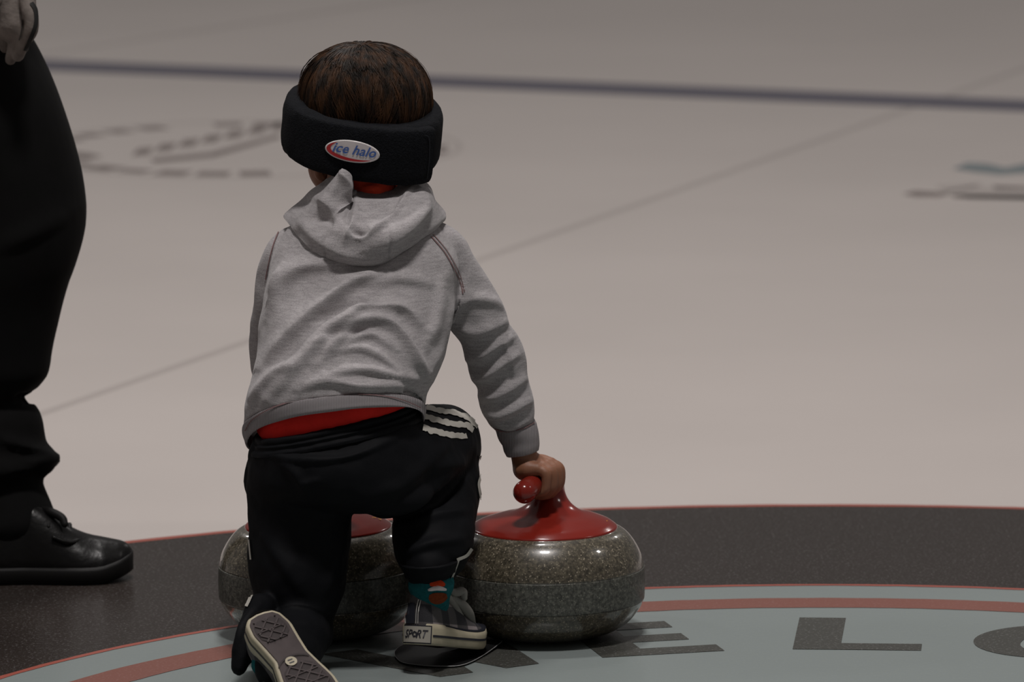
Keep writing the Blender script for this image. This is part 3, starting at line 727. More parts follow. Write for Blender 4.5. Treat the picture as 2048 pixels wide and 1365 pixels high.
for i in range(11000):
    cp, sw, rk, ct = clumps[rnd.randrange(260)]
    ph0 = cp + rnd.gauss(0, .07); th0 = max(.0, ct * .75 + rnd.gauss(0, .22)) ; ln_ = rnd.uniform(.6, 1.3)
    k0 = 1.0 + rk * .7 + rnd.gauss(0, .006); pts = []
    for j in range(10):
        t = j / 9; th = min(th0 + ln_ * t, 2.05); ph = ph0 + sw * t * t + .16 * math.sin(th * 1.6 + ph0 * 2) * t + (cp - ph0) * .6 * t
        k = (.955 + (k0 - .955) * min(1, t * 4)) + .010 * math.sin(math.pi * t)
        pts.append(hsurf(th, ph, k) + Vector((-.004 * math.cos(th * 1.5), 0, 0)) * (1 - t))
    strand(pts, rnd.uniform(.0005, .0009), 9)
for i in range(46):      # fly-away hairs round the outline
    ph0 = rnd.choice((-1, -1, 1)) * rnd.uniform(1.1, 1.9); th0 = rnd.uniform(.1, .8); pts = []
    up = rnd.uniform(.02, .07)
    for j in range(10):
        t = j / 9; pts.append(hsurf(th0 + 1.1 * t, ph0, 1.0 + up * math.sin(math.pi * min(1, t * .85 + .05))))
    strand(pts, .00032, 9)
for i in range(9):
    o_ = rnd.uniform(-3, 3); strand([P(u + o_ + rnd.uniform(-1, 1), v + o_ * .5, 8.63) for u, v in cr([(668, 98), (640, 106), (618, 124), (604, 148 + 2 * o_), (600, 176)], 12)], .00035, 11)
kpart('hair_strands', fixn(mesh(V, Fc)), M['hair'], hair)['kind'] = 'stuff'

# ---- padded headband
HB = P(724, 257, 8.64)
axx = P(724 + 160, 257 + 17, 8.64) - HB; ayy = P(724 - 2, 257 + 49, 8.64 - .117) - HB
upv = axx.cross(ayy).normalized();
if upv.z < 0: upv = -upv
ra = axx.length; rb = ayy.length; ex = axx.normalized(); ey = ayy.normalized()
def ring_pt(a, dr, h):
    p = ex * (spow(math.cos(a), .88) * (ra + dr)) + ey * (spow(math.sin(a), .88) * (rb + dr)); return HB + p + upv * h
def band_sec(a, t0, t1, hh, rnd_=.011, n=28, dz=0):
    out = []
    for k in range(n):
        b = 2 * math.pi * k / n; x = spow(math.cos(b), .42); y = spow(math.sin(b), .55)
        out.append(ring_pt(a, (t0 + t1) / 2 + (t1 - t0) / 2 * x, dz + hh * y))
    return out
n = 160
secs = [band_sec(2 * math.pi * k / n, -.030, .0, .0350) for k in range(n)]
bm1 = fixn(mesh(*loft(secs, closed=True))); lumps(bm1, .0012, 60, 2)
halo = kpart('padded_headband', bm1, M['halo'])
a1 = .62; a0 = 2.75     # overlapping end of the band; it stops at the right
secs = [band_sec(a0 + (a1 - a0) * k / 70, -.014, -.003 + .0125 * min(1, k / 55) ** .8, (.033 + .005 * min(1, k / 55)), .011, 28, dz=-.005 * (k / 70) ** 2) for k in range(71)]
fm = fixn(mesh(*loft(secs))); lumps(fm, .0010, 60, 2)
flap = kpart('overlap_flap', fm, M['halo'], halo)
bb = bvh(halo, flap)
kpart('flap_edge', strip(bb, [(848, 270), (856, 274), (858, 290), (857, 325), (853, 358)], 2.2, .0012, m=40, nw=1), simple('fleece_edge', (.020, .021, .025, 1), .95, .1), halo)
# oval badge
def badge_grid(fn, nr=5, na=48, lift=.0015):
    V = []; Fc = []
    c = cast(bb, *fn(0, 0), lift); V.append(c)
    for i in range(1, nr + 1):
        for k in range(na): V.append(cast(bb, *fn(i / nr, 2 * math.pi * k / na), lift))
    for k in range(na): Fc.append((0, 1 + k, 1 + (k + 1) % na))
    for i in range(nr - 1):
        for k in range(na): l = (k + 1) % na; Fc.append((1 + i * na + k, 1 + (i + 1) * na + k, 1 + (i + 1) * na + l, 1 + i * na + l))
    return mesh(V, Fc)
BU, BV, BA = 705.5, 302.5, math.radians(9)
def bpx(x, y): return (BU + x * math.cos(BA) - y * math.sin(BA), BV + x * math.sin(BA) + y * math.cos(BA))
badge = kpart('oval_badge', solid(badge_grid(lambda r, a: bpx(54.5 * r * math.cos(a), 21.5 * r * math.sin(a)), lift=.0020), -.0015), M['badge_edge'], halo)
kpart('badge_face', badge_grid(lambda r, a: bpx(52.5 * r * math.cos(a), 19.8 * r * math.sin(a)), lift=.0026), M['badge_white'], halo)
V = []; Fc = []; m = 50
for i in range(m + 1):     # red crescent along the left and lower edge
    t = i / m; a = math.radians(232 - 196 * t)      # measured with y down
    w = .26 * math.sin(math.pi * min(1, t * 1.02)) ** .7
    o = bpx(51 * math.cos(a), 18.6 * math.sin(a)); q = bpx(51 * (1 - w * .75) * math.cos(a), 18.6 * (1 - w * 1.25) * math.sin(a))
    V += [cast(bb, *o, .0030), cast(bb, *q, .0030)]
Fc = [(2 * i, 2 * i + 1, 2 * i + 3, 2 * i + 2) for i in range(m)]
kpart('badge_swoosh', mesh(V, Fc), M['badge_red'], halo)
tmx = text_mesh('ice halo', size=27, shear=.32, bold=.45, space=1.03)
vs = [v.co.copy() for v in tmx.vertices]; x0 = min(v.x for v in vs); x1 = max(v.x for v in vs)
for v in tmx.vertices:
    x = (v.co.x - (x0 + x1) / 2) * 86 / (x1 - x0) + 4; y = -(v.co.y) * 1.0 - 3
    v.co = cast(bb, *bpx(x, y), .0033)
kpart('badge_lettering', tmx, M['badge_blue'], halo, False)

# ================================================================== SHOES of the child
def shoe_outline(s, L=.178):
    """half widths at fraction s of length; returns (left, right) offsets, x forward"""
    pts = [(0, .004, .004), (.015, .016, .016), (.06, .0225, .0225), (.16, .0265, .0255), (.3, .0245, .0225), (.42, .0235, .0205), (.55, .0275, .0265), (.68, .032, .0315), (.8, .0315, .0305), (.9, .0245, .026), (.965, .0155, .017), (1.0, .003, .004)]
    for i in range(len(pts) - 1):
        if pts[i][0] <= s <= pts[i + 1][0]:
            f = (s - pts[i][0]) / (pts[i + 1][0] - pts[i][0]); return pts[i][1] * (1 - f) + pts[i + 1][1] * f, pts[i][2] * (1 - f) + pts[i + 1][2] * f
    return (.003, .003)
def outline_pts(L=.178, inset=0.0, n=40, mirror=1):
    ss = [.5 - .5 * math.cos(math.pi * i / n) for i in range(n + 1)]; lp = []; rp = []
    for s in ss:
        a, b = shoe_outline(s); lp.append(Vector((s * L, a, 0))); rp.append(Vector((s * L, -b, 0)))
    pts = rp + lp[::-1][1:-1]
    pts = [Vector((p.x, p.y * mirror, 0)) for p in pts]
    if inset:
        c = []
        m = len(pts)
        for i, p in enumerate(pts):
            d = (pts[(i + 1) % m] - pts[i - 1]).normalized(); nn = Vector((-d.y, d.x, 0)) * mirror; c.append(p + nn * inset)
        pts = c
    return pts
def make_shoe(label, M4, mirror=1, bend=0.0, tread=True):
    root = kpart_empty('sneaker', label, M4)
    def sp(name, me, mat, par=None, sm=True):
        o = bpy.data.objects.new(name, me); col.objects.link(o)
        if not me.materials: me.materials.append(mat)
        if sm: me.polygons.foreach_set('use_smooth', [True] * len(me.polygons))
        o.parent = par or root
        return o
    H0 = .026
    def ring(inset, z):
        return [Vector((p.x, p.y, z + toe(p.x))) for p in outline_pts(inset=inset, mirror=mirror)]
    def toe(x): return .009 * max(0, (x / .178 - .66) / .34) ** 2
    fox = [ring(.006, .0015), ring(.0015, .0), ring(0, .003), ring(0, .012), ring(-.0005, .0195), ring(.0012, H0), ring(.005, H0 + .001)]
    def tilt(me):       # sole side is taller at heel and toe, lower in between
        for v in me.vertices:
            if v.co.z > .015: v.co.z += (.0015 if v.co.x < .04 else 0) - .0045 * math.exp(-((v.co.x - .11) / .045) ** 2) * (v.co.z / H0)
    fm = fixn(mesh(*loft(fox))); tilt(fm); sp('sole_edge', fm, M['cream'])
    o2 = [Vector((p.x, p.y, -.0006 + toe(p.x))) for p in outline_pts(inset=.0042, mirror=mirror)]
    ob = [Vector((p.x, p.y, .002 + toe(p.x))) for p in outline_pts(inset=.0042, mirror=mirror)]
    sp('outsole', fixn(mesh(*loft([ob, o2]))), M['sole'], None, False)
    # dark line round the rubber edge
    def wall(z0, z1, off, skip=None):
        a = outline_pts(inset=-off, mirror=mirror); m = len(a); V = []; Fc = []
        for p in a: V += [(p.x, p.y, z0 + toe(p.x)), (p.x, p.y, z1 + toe(p.x))]
        for i in range(m):
            j = (i + 1) % m
            if skip and skip((a[i] + a[j]) / 2): continue
            Fc.append((2 * i, 2 * j, 2 * j + 1, 2 * i + 1))
        return mesh(V, Fc)
    sp('edge_stripe', wall(.0105, .0135, .0006, lambda p: p.x < .0085), M['rubber_line'], None, False)
    # upper
    rg = []
    prof = [(.0, 0.93, 0), (.25, .95, .0), (.5, .92, .002), (.7, .86, .003), (.85, .80, .004), (1.0, .74, .005)]
    nA = 48
    topz = cr([(0.0, .072), (.04, .078), (.12, .078), (.22, .070), (.34, .070), (.46, .064), (.6, .049), (.75, .040), (.88, .034), (.96, .030), (1.0, .024)], 60)
    tz_ = lambda s: float(np.interp(s, [t[0] for t in topz], [t[1] for t in topz]))
    secs = []
    for i in range(46):
        s = .004 + .990 * (.5 - .5 * math.cos(math.pi * i / 45)); a, b = shoe_outline(s); x = s * .178; zt = tz_(s)
        yl, yr = a - .0012, b - .0012; ring_ = []
        for k in range(nA):
            t = 2 * math.pi * k / nA; cy = spow(math.cos(t), .8); cz = spow(math.sin(t), .85)
            y = (yl if cy > 0 else yr) * cy; z = H0 - .008 + (zt - H0 + .008) * max(0, cz) + (-.006) * max(0, -cz)
            nar = 1 - .26 * max(0, cz) * (1 if s < .5 else .6); ring_.append(Vector((x, y * nar * mirror, z)))
        secs.append(ring_)
    upm = fixn(mesh(*loft(secs))); sp('canvas_upper', upm, M['plaid'])
    # heel counter strip and pale double stitches
    for yy, w in ():
        b = BVHTree.FromPolygons([v.co.copy() for v in upm.vertices], [tuple(p.vertices) for p in upm.polygons]); V = []; Fc = []
        for j in range(18):
            z = .028 + .034 * j / 17; x = .010 + .010 * (j / 17 > .75) * (j / 17 - .75) * 4
            h = b.ray_cast(Vector((-.1 + 0, yy * 3.2, z)), Vector((1, -yy * 8, 0)).normalized() if False else Vector((1, 0, 0)))
            h = b.ray_cast(Vector((x + .006, yy / abs(yy) * .1, z)), Vector((0, -yy / abs(yy), 0))) if abs(yy) > .0155 else b.ray_cast(Vector((x + .002, yy / abs(yy) * .1, z)), Vector((0, -yy / abs(yy), 0)))
            if h[0] is None: continue
            p = h[0] + h[1] * .0006; V += [p + Vector((-w, 0, 0)), p + Vector((w, 0, 0))]
        k = len(V) // 2
        for j in range(0, k - 1, 2): Fc.append((2 * j, 2 * j + 1, 2 * j + 3, 2 * j + 2))
        if Fc: sp('stitching', mesh(V, Fc), M['thread'], None, False)
    # dark foot of the canvas
    sp('dark_piping', fixn(mesh(*loft([[Vector((p.x, p.y, H0 - .006 + toe(p.x))) for p in outline_pts(inset=.0012, mirror=mirror)], [Vector((p.x, p.y, H0 + .0015 - .003 * math.exp(-((p.x - .11) / .045) ** 2) + toe(p.x))) for p in outline_pts(inset=.0014, mirror=mirror)], [Vector((p.x, p.y, H0 + .0022 - .003 * math.exp(-((p.x - .11) / .045) ** 2) + toe(p.x))) for p in outline_pts(inset=.005, mirror=mirror)]]))), M['navy'])
    # tongue and strap
    tg = [(Vector((.066, 0, .058)), .013), (Vector((.082, 0, .062)), .014), (Vector((.062, 0, .078)), .012)]
    ellt = ellipsoid(Vector((.078, 0, .066)), .020, .019, .0055, Matrix.Rotation(math.radians(38), 3, 'Y'), n=20, m=10)
    sp('tongue', fixn(mesh(*loft(ellt))), M['strap'])
    lc = [(Vector((.068, .026 * mirror * -1, .048)), .0042), (Vector((.083, -.022 * mirror, .056)), .005), (Vector((.092, -.004, .0615)), .0058), (Vector((.098, .014 * mirror, .056)), .0045)]
    sp('lace_loop', fixn(mesh(*loft(tube_pts(lc, n=10, m=20)))), M['strap'])
    for xx in (.105, .118):
        zt = tz_(xx / .178); sp('lace', fixn(mesh(*loft(tube_pts([(Vector((xx - .004, .016, zt - .008)), .002), (Vector((xx, 0, zt + .001)), .0022), (Vector((xx - .004, -.016, zt - .008)), .002)], n=8, m=16)))), M['strap'])
    # heel label: cream plate, dark frame, SPORT lettering
    def hp(x, z, off=0):    # wraps round the heel: x = arc coordinate (left negative)
        R_ = .026; a = x / R_ ; return Vector((R_ * (1 - math.cos(a)) - off * math.cos(a) - .0006, -R_ * math.sin(a) * .93 - off * math.sin(a), z))
    def plate(w, h, z, off, mat, name, t=.001):
        V = []; Fc = []; m = 16
        for i in range(m + 1):
            x = -w / 2 + w * i / m + .0025
            V += [hp(x, z - h / 2, off), hp(x, z + h / 2, off)]
        Fc = [(2 * i, 2 * i + 2, 2 * i + 3, 2 * i + 1) for i in range(m)]
        return sp(name, mesh(V, Fc), mat, None, False)
    plate(.0425, .0238, .0132, .0024, M['rubber_line'], 'heel_label_frame'); plate(.0392, .0207, .0132, .0029, M['label'], 'heel_label')
    tx = text_mesh('SP  RT', size=.0155, shear=.35, bold=.0003, space=1.0)
    vs = [v.co.copy() for v in tx.vertices]; xa = min(v.x for v in vs); xb = max(v.x for v in vs)
    for v in tx.vertices:
        x = (v.co.x - (xa + xb) / 2) / (xb - xa) * .0315 + .0032; v.co = hp(x, .0132 + v.co.y * .95, .0034)
    sp('label_lettering', tx, M['rubber_line'], None, False)
    # the O is a small five pointed star in a ring
    V = []; Fc = []; star = []
    for k in range(10):
        a = math.pi / 2 + k * math.pi / 5; r = .0019 if k % 2 == 0 else .0009; star.append((r * math.cos(a), r * math.sin(a)))
    for i in range(40):
        a = 2 * math.pi * i / 40
        rr_ = .0036 if (i // 4) % 2 == 0 else .0032
        # inner outline = star
        f = i / 4; k0 = int(f) % 10; k1 = (k0 + 1) % 10; g = f - int(f); sx = star[k0][0] * (1 - g) + star[k1][0] * g; sy = star[k0][1] * (1 - g) + star[k1][1] * g
        b_ = math.pi / 2 + a
        V += [hp(.0022 + rr_ * math.cos(b_), .0132 + rr_ * math.sin(b_) * 1.15, .0034), hp(.0022 + sx * 1.25, .0132 + sy * 1.35, .0034)]
    Fc = [(2 * i, 2 * ((i + 1) % 40), 2 * ((i + 1) % 40) + 1, 2 * i + 1) for i in range(40)]
    sp('label_star_letter', mesh(V, Fc), M['rubber_line'], None, False)
    if tread:
        # diamond tread: raised bars across the ball and the heel, dark wells beneath
        def inside(x, y, ins=.0085):
            s = x / .178
            if s < .05 or s > .95: return False
            a, b = shoe_outline(s); y *= mirror; return -b + ins < y < a - ins
        def wellpoly(x0, x1, name):
            ins = .0075; ss = [x0 + (x1 - x0) * i / 24 for i in range(25)]; up = []; lo = []
            for x in ss:
                a, b = shoe_outline(x / .178); e = min(1, (x - x0 + .001) / .008, (x1 - x + .001) / .008)
                up.append((x, (a - ins) * (.55 + .45 * e) * mirror, -.0009 + toe(x))); lo.append((x, -(b - ins) * (.55 + .45 * e) * mirror, -.0009 + toe(x)))
            V = up + lo; n_ = len(up); return sp(name, mesh(V, [(i, i + 1, n_ + i + 1, n_ + i) for i in range(n_ - 1)]), M['tread'], None, False)
        wellpoly(.012, .046, 'heel_tread'); wellpoly(.088, .168, 'ball_tread')
        V = []; Fc = []
        def bar(a, b, w=.0009, h=.0022):
            # clip to the outline by sampling
            L = (b - a).length; m_ = max(4, int(L / .0015)); seg = []
            for i in range(m_ + 1):
                p = a.lerp(b, i / m_)
                ok = inside(p.x, p.y) and (.012 < p.x < .046 or .088 < p.x < .168)
                if ok: seg.append(p)
                if (not ok or i == m_) and len(seg) > 1:
                    s0, s1 = seg[0], seg[-1]; d = (s1 - s0).normalized(); nn = Vector((-d.y, d.x)) * w; k = len(V)
                    for q in (s0 - nn, s1 - nn, s1 + nn, s0 + nn): V.append((q.x, q.y, -.0005 + toe(q.x)))
                    for q in (s0 - nn, s1 - nn, s1 + nn, s0 + nn): V.append((q.x, q.y, -h + toe(q.x)))
                    Fc.extend([(k + 4, k + 5, k + 6, k + 7), (k, k + 1, k + 5, k + 4), (k + 1, k + 2, k + 6, k + 5), (k + 2, k + 3, k + 7, k + 6), (k + 3, k, k + 4, k + 7)]); seg = []
                elif not ok: seg = []
        for c in np.arange(-.10, .30, .0165):
            bar(Vector((c, -.05)), Vector((c + .1, .05))); bar(Vector((c, .05)), Vector((c + .1, -.05)))
        for xx in (.029, .104, .1205, .137, .1535): bar(Vector((xx, -.05)), Vector((xx, .05)), .0007)
        sp('tread_bars', fixn(mesh(V, Fc)), M['sole'], None, False)['kind'] = 'stuff'
        V = []; Fc = []
        for r_, w_ in ((.036, .0012),):
            for i in range(21):
                a = math.radians(-42 + 84 * i / 20); 
                for q in (r_ - w_, r_ + w_): V.append((.108 - q * math.cos(a) + .003, q * math.sin(a) * .8, -.0012))
            Fc = [(2 * i, 2 * i + 1, 2 * i + 3, 2 * i + 2) for i in range(20)]
        sp('arch_groove', mesh(V, Fc), M['tread'], None, False)
        cx, cy = .083, -.003 * mirror; m_ = 28
        sp('size_badge', mesh([(cx + .0068 * math.cos(2 * math.pi * k / m_), cy + .0068 * math.sin(2 * math.pi * k / m_), -.0022) for k in range(m_)], [tuple(range(m_))]), M['cream'], None, False)
        tx = text_mesh('11', size=.0088, bold=.0004, space=1.1)
        for v in tx.vertices:
            x, y = v.co.x, v.co.y; v.co = Vector((cx - x * .9, cy + y * .9, -.0026))
        sp('size_number', tx, M['rubber_line'], None, False)
    return root
def kpart_empty(name, label, M4):
    o = bpy.data.objects.new(name, None); col.objects.link(o); o.empty_display_size = .03
    o.parent = kid; o.matrix_parent_inverse = kid.matrix_basis.inverted(); o.matrix_basis = M4; o['label'] = label; return o
def frame(origin, fwd, up):
    f = fwd.normalized(); s = up.cross(f).normalized(); u = f.cross(s).normalized()
    m = Matrix((f, s, u)).transposed().to_4x4(); m.translation = origin; return m
# right shoe: heel lifted, toe on the slider, pointing away and to the right
hl = P(829, 1290, 8.385); to = P(948, 1301, 8.535)
fw = (to - hl).normalized()
shoeR = make_shoe('plaid canvas sneaker on the slider', frame(hl - fw * .002, fw, Vector((-.10, -.1, 1))), mirror=-1, tread=False)
upo = [c for c in shoeR.children if c.name.startswith('canvas_upper')][0]
mR = frame(hl - fw * .002, fw, Vector((-.10, -.1, 1)))
bu = BVHTree.FromPolygons([mR @ v.co for v in upo.data.vertices], [tuple(p.vertices) for p in upo.data.polygons])
for pts, w, mt, nm in (([(822, 1206), (821, 1225), (821, 1248)], 17, 'navy', 'heel_counter'), ([(815, 1202), (813, 1222), (813, 1248)], 1.3, 'thread', 'stitching'), ([(838, 1200), (834, 1222), (833, 1248)], 1.3, 'thread', 'stitching'), ([(842, 1201), (838, 1222), (837, 1248)], 1.3, 'thread', 'stitching')):
    me = strip(bu, pts, w, .0012 if nm == 'heel_counter' else .002, m=24, nw=4 if w > 5 else 1)
    if len(me.polygons): kpart(nm, me, M[mt], None)
for pts in ([(896, 1180, 8.45, 5), (910, 1186, 8.455, 8), (925, 1184, 8.46, 9), (929, 1197, 8.46, 6)], [(903, 1196, 8.455, 8), (922, 1208, 8.47, 10), (938, 1228, 8.485, 10), (945, 1248, 8.50, 7), (952, 1262, 8.51, 3)], [(890, 1188, 8.44, 7), (905, 1205, 8.455, 7), (922, 1232, 8.475, 6)]):
    kpart('loose_strap', fixn(mesh(*loft(pxtube(pts, n=12, m=24)))), M['strap'])
# left shoe: sole turned to the camera
hl2 = P(518, 1226, 8.275); to2 = P(655, 1420, 8.165)
fw2 = (to2 - hl2).normalized(); 
soleN = (Vector((.22, -.74, .62)));   # direction the sole faces
shoeL = make_shoe('sneaker seen from below with brown tread', frame(hl2, fw2, -soleN) @ Matrix.Diagonal((1.06, 1.14, 1.05, 1)), mirror=-1)
# socks
sk = pxtube([(861, 1148, 8.412, 34), (862, 1166, 8.414, 46), (864, 1186, 8.424, 40), (868, 1206, 8.436, 31)], n=32, m=24)
skm = fixn(mesh(*loft(sk))); lumps(skm, .001, 60, 4); sock = kpart('sock', skm, M['teal'])
bs = bvh(sock)
for pts, w, mt, nm in (([(858, 1194), (874, 1197), (893, 1192)], 22, 'sock_brown', 'brown_patch'), ([(860, 1171), (874, 1167), (889, 1171)], 13, 'sock_orange', 'orange_patch'), ([(856, 1181), (874, 1177), (892, 1180)], 9, 'sock_white', 'white_patch')):
    me = strip(bs, pts, w, .0012, m=24, nw=5, wfun=lambda t: math.sin(math.pi * min(.97, max(.03, t))) ** .4)
    if len(me.polygons): kpart(nm, me, M[mt], sock)
sk = pxtube([(550, 1300, 8.31, 28), (535, 1315, 8.295, 28), (528, 1330, 8.28, 26)], n=24, m=14)
kpart('sock', fixn(mesh(*loft(sk))), M['teal'])
# trouser cuff of the right leg
cfR = pxtube([(858, 1126, 8.412, 58), (859, 1140, 8.412, 54), (860, 1150, 8.412, 51)], n=36, m=14, round_ends=False)
cme = fixn(mesh(*loft(cfR))); lumps(cme, .002, 90, 4); kpart('ankle_cuff', cme, M['track'], trousers)

# ================================================================== SLIDER
def slider():
    root = thing('slider', "thin black sliding plate under the toe of the child's plaid sneaker", 'slider', (*gpx(905, 1312), 0))
    pts = [gpx(*p) for p in [(790, 1318), (800, 1328), (816, 1333), (850, 1337), (890, 1338.5), (918, 1337), (941, 1330), (965, 1318), (985, 1306), (1003, 1294), (1000, 1290), (984, 1287), (955, 1284), (900, 1280), (850, 1282), (805, 1296), (790, 1308)]]
    pts = [tuple(p) for p in cr(pts + pts[:1], 81)][:-1]; cx = sum(p[0] for p in pts) / 80; cy = sum(p[1] for p in pts) / 80
    def lift(x, y): return .0018 + .010 * max(0, (x - (cx + .03)) / .05) ** 2 * .5
    def rg(k, dz): return [Vector((cx + (x - cx) * k, cy + (y - cy) * k, lift(x, y) + dz)) for x, y in pts]
    V, Fc = loft([rg(.98, -.0008), rg(1, 0), rg(1, .0012), rg(.985, .0018), rg(.7, .0018), rg(.3, .0018)])
    o = bpy.data.objects.new('plate', fixn(mesh(V, Fc))); col.objects.link(o); o.data.materials.append(M['slider']); o.parent = root; o.matrix_parent_inverse = Matrix.Translation(root.location).inverted()
    V, Fc = loft([rg(1.0, .0010), rg(1.006, .0014), rg(1.0, .0019), rg(.994, .0019)], cap=False)  # thin strip round the plate carrying the painted edge highlight
    e = bpy.data.objects.new('rim', fixn(mesh(V, Fc))); col.objects.link(e); e.data.materials.append(M['slider_glint']); e.parent = root; e.matrix_parent_inverse = Matrix.Translation(root.location).inverted()
slider()

# ================================================================== COACH at the left edge
YC = 9.08
coach = thing('person', 'adult at the left edge in black trousers, black leather shoes and a grey glove', 'person', (*gpx(40, 1165), 0))
def cpart(name, me, mat, par=None, sm=True): return link(name, me, mat, par or coach, sm)
def C(u, v, dy, r): return (u, v, YC + dy, r)
legA = pxtube([C(-150, 60, .02, 150), C(-70, 170, 0, 165), C(0, 300, 0, 152), C(22, 430, 0, 148), C(5, 540, 0, 140), C(0, 640, 0, 117), C(0, 700, 0, 104), C(0, 745, 0, 98), C(0, 775, 0, 78), C(0, 797, 0, 64), C(0, 815, 0, 76), C(0, 840, 0, 86), C(0, 890, 0, 92), C(0, 915, 0, 106), C(0, 932, 0, 110), C(0, 945, 0, 98), C(0, 956, 0, 79), C(2, 975, 0, 84), C(4, 1000, 0, 93), C(8, 1040, 0, 104), C(10, 1062, 0, 96)], n=36, m=220)
legB = pxtube([C(-260, 60, .2, 150), C(-330, 300, .25, 130), C(-360, 600, .28, 115), C(-370, 850, .28, 95), C(-370, 1070, .28, 85)], n=30, m=50)
hips = pxtube([C(-330, -60, .12, 190), C(-230, 0, .1, 215), C(-130, 30, .02, 150)], n=30, m=20)
ctm = union([legA, legB, hips], .0055, smooth=3)
folds(ctm, [([(60, 925), (95, 925), (108, 915)], 12, 8), ([(20, 960), (70, 955), (90, 945)], 8, -8), ([(30, 800), (60, 800), (70, 792)], 10, -10), ([(0, 880), (60, 900), (100, 915)], 14, 8), ([(0, 500), (60, 470), (140, 430)], 20, 5)], back=False)
lumps(ctm, .005, 9, 4)
cpart('trousers', ctm, M['coach_cloth'])
cb = union([pxtube([C(-300, -40, .12, 210), C(-220, -300, .1, 240), C(-140, -560, .08, 250), C(-110, -700, .08, 150)], n=36, m=40),
            pxtube([C(-60, -640, -.05, 95), C(40, -480, -.12, 80), C(60, -250, -.12, 68), C(20, -60, -.08, 52), C(20, -30, -.08, 46)], n=24, m=40),
            pxtube([C(-260, -640, .25, 95), C(-330, -400, .3, 80), C(-300, -150, .3, 60)], n=24, m=30)], .008, smooth=5)
lumps(cb, .006, 9, 4); cpart('jacket', cb, M['coach_cloth'])
hd = P(-60, -900, YC + .08)
chb = union([ellipsoid(hd, .078, .098, .115), ellipsoid(hd + Vector((.03, .06, -.05)), .05, .05, .06), ellipsoid(hd + Vector((.085, .05, -.02)), .016, .012, .016), ellipsoid(hd + Vector((-.0, -.09, -.01)), .014, .008, .03),
             tube_pts([(hd + Vector((-.01, 0, -.06)), .055), (P(-110, -690, YC + .08), .06), (P(-120, -600, YC + .08), .08)], n=20, m=14)], .005, smooth=4)
cbody = cpart('body', chb, M['skin'])
cpart('hair', fixn(mesh(*loft(ellipsoid(hd + Vector((-.018, -.004, .022)), .083, .104, .107)))), M['scalp'])
for s in (0, 1): cpart('eye', fixn(mesh(*loft(ellipsoid(hd + Vector((.068, .02 + .055 * s, .005)), .01, .012, .009)))), M['eye'], cbody)
# gloved hand in front of the thigh: palm, four fingers, thumb
gv = [pxtube([C(-10, -60, -.10, 50), C(15, 0, -.12, 54), C(28, 40, -.13, 46)], n=20, m=16)]
for k, (a, b, c, r) in enumerate((((55, 5), (64, 50), (50, 88), 16), ((35, 15), (48, 66), (36, 112), 17), ((12, 20), (30, 72), (22, 118), 16), ((-12, 20), (4, 62), (10, 96), 15))):
    gv.append(pxtube([C(a[0], a[1] - 20, -.13 + .02 * (k - 1), r + 2), C(a[0], a[1], -.14 + .02 * (k - 1), r), C(b[0], b[1], -.15 + .02 * (k - 1), r - 1), C(c[0], c[1], -.13 + .02 * (k - 1), r - 4)], n=14, m=20))
gv.append(pxtube([C(-15, 0, -.17, 20), C(-30, 40, -.18, 17), C(-20, 75, -.18, 14)], n=14, m=14))
gm = union(gv, .0028, smooth=3); lumps(gm, .002, 40, 4); glove = cpart('glove', gm, M['glove'])
bg_ = bvh(glove)
for pts, w in (([(62, 6), (70, 22), (70, 50), (60, 78), (50, 100)], 7), ([(44, 40), (46, 60), (40, 80)], 2)):
    me = strip(bg_, pts, w, .002, m=24, nw=3)
    if len(me.polygons): cpart('glove_trim', me, M['glove_trap'] if 'glove_trap' in M else M['glove_strap'], glove)
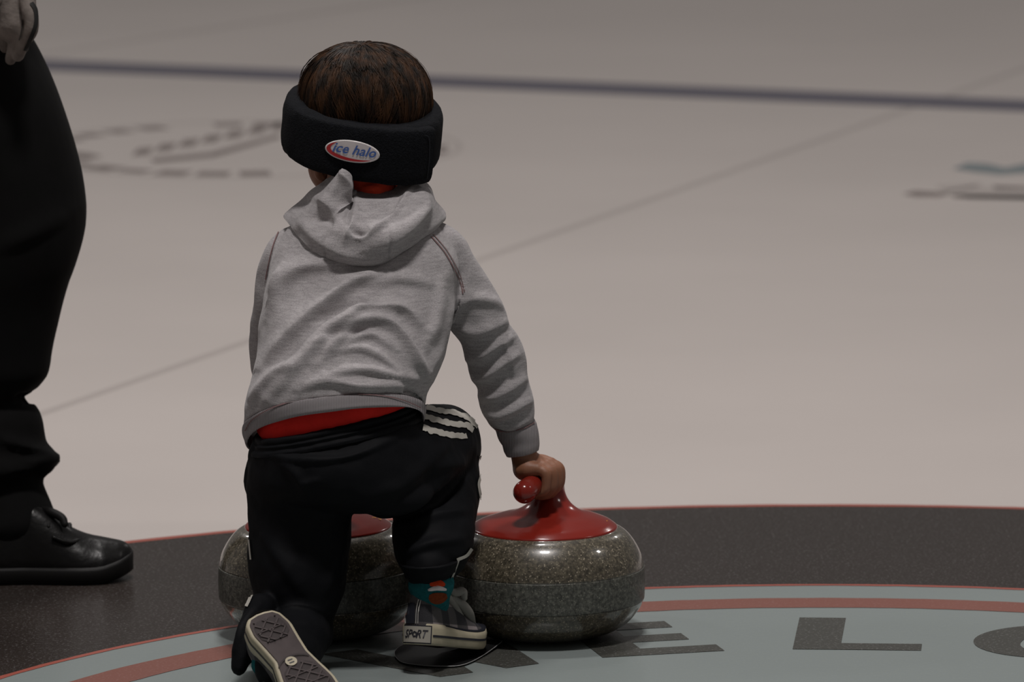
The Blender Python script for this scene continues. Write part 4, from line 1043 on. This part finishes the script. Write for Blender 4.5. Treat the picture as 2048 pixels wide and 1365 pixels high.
# shoes
def dress_shoe(u_heel, u_toe, v_sole, Y, yawy):
    root = bpy.data.objects.new('leather_shoe', None); col.objects.link(root); root.parent = coach; root.matrix_parent_inverse = coach.matrix_basis.inverted()
    a = Vector((*gpx(u_heel, v_sole), 0)); a.y = Y; a.x = P(u_heel, v_sole, Y).x; b = a.copy(); b.x = P(u_toe, v_sole, Y).x; b.y = Y + yawy; L = (b - a).length
    root.matrix_basis = frame(Vector((a.x, a.y, 0)), b - a, Vector((0, 0, 1)))
    W = [(0, .012), (.04, .026), (.12, .034), (.28, .034), (.42, .034), (.58, .043), (.72, .050), (.84, .048), (.93, .036), (.98, .020), (1, .006)]
    wf = lambda s: float(np.interp(s, [w[0] for w in W], [w[1] for w in W]))
    Hh = cr([(0, .090), (.06, .105), (.20, .115), (.34, .115), (.48, .108), (.58, .094), (.66, .077), (.734, .066), (.845, .056), (.945, .043), (.985, .032), (1, .024)], 60)
    hf = lambda s: float(np.interp(s, [w[0] for w in Hh], [w[1] for w in Hh]))
    tl = lambda s: .014 * max(0, (s - .78) / .22) ** 1.6
    def sp(name, me, mat, sm=True):
        o = bpy.data.objects.new(name, me); col.objects.link(o); me.materials.append(mat); o.parent = root
        if sm: me.polygons.foreach_set('use_smooth', [True] * len(me.polygons))
        return o
    secs = []
    for i in range(60):
        s = .5 - .5 * math.cos(math.pi * (i + .3) / 60); w = wf(s); h = hf(s); r = []
        for k in range(40):
            t = 2 * math.pi * k / 40; y = w * spow(math.cos(t), .75); z = .018 + tl(s) + (h - .018) * max(0, spow(math.sin(t), .8)) - .004 * max(0, -math.sin(t))
            r.append(Vector((s * L, y * (1 - (.42 if s < .45 else .28) * max(0, math.sin(t))), z)))
        secs.append(r)
    sp('upper', fixn(mesh(*loft(secs))), M['coach_leather'])
    def out(k, z, lf=1):
        ss = [.5 - .5 * math.cos(math.pi * i / 40) for i in range(41)]
        p = [Vector((s * L * 1.0, wf(s) * k, z + tl(s) * lf)) for s in ss] + [Vector((s * L, -wf(s) * k, z + tl(s) * lf)) for s in ss[::-1][1:-1]]
        return p
    sp('sole', fixn(mesh(*loft([out(.95, 0), out(1.06, .003), out(1.08, .020), out(1.03, .024), out(.95, .025)]))), M['coach_sole'])
    for j, s in enumerate((.57, .62, .67)):
        h = hf(s); sp('lace', fixn(mesh(*loft(tube_pts([(Vector((s * L - .004, .024, h - .016)), .0028), (Vector((s * L, 0, h + .002)), .0032), (Vector((s * L - .004, -.024, h - .016)), .0028)], n=8, m=14)))), M['coach_sole'])
    sp('lace_bow', fixn(mesh(*loft(tube_pts([(Vector((.53 * L, .0, .100)), .004), (Vector((.57 * L, -.012, .098)), .006), (Vector((.625 * L, -.020, .091)), .006), (Vector((.64 * L, -.026, .083)), .005)], n=10, m=20)))), M['coach_sole'])
    sp('facing', fixn(mesh(*loft(tube_pts([(Vector((.74 * L, -.016, .060)), .003), (Vector((.66 * L, -.034, .058)), .004), (Vector((.58 * L, -.036, .066)), .003)], n=8, m=16)))), M['coach_leather'])
    return root
dress_shoe(-115, 265, 1180, 9.03, .03)
dress_shoe(-520, -180, 1120, 9.36, -.04)
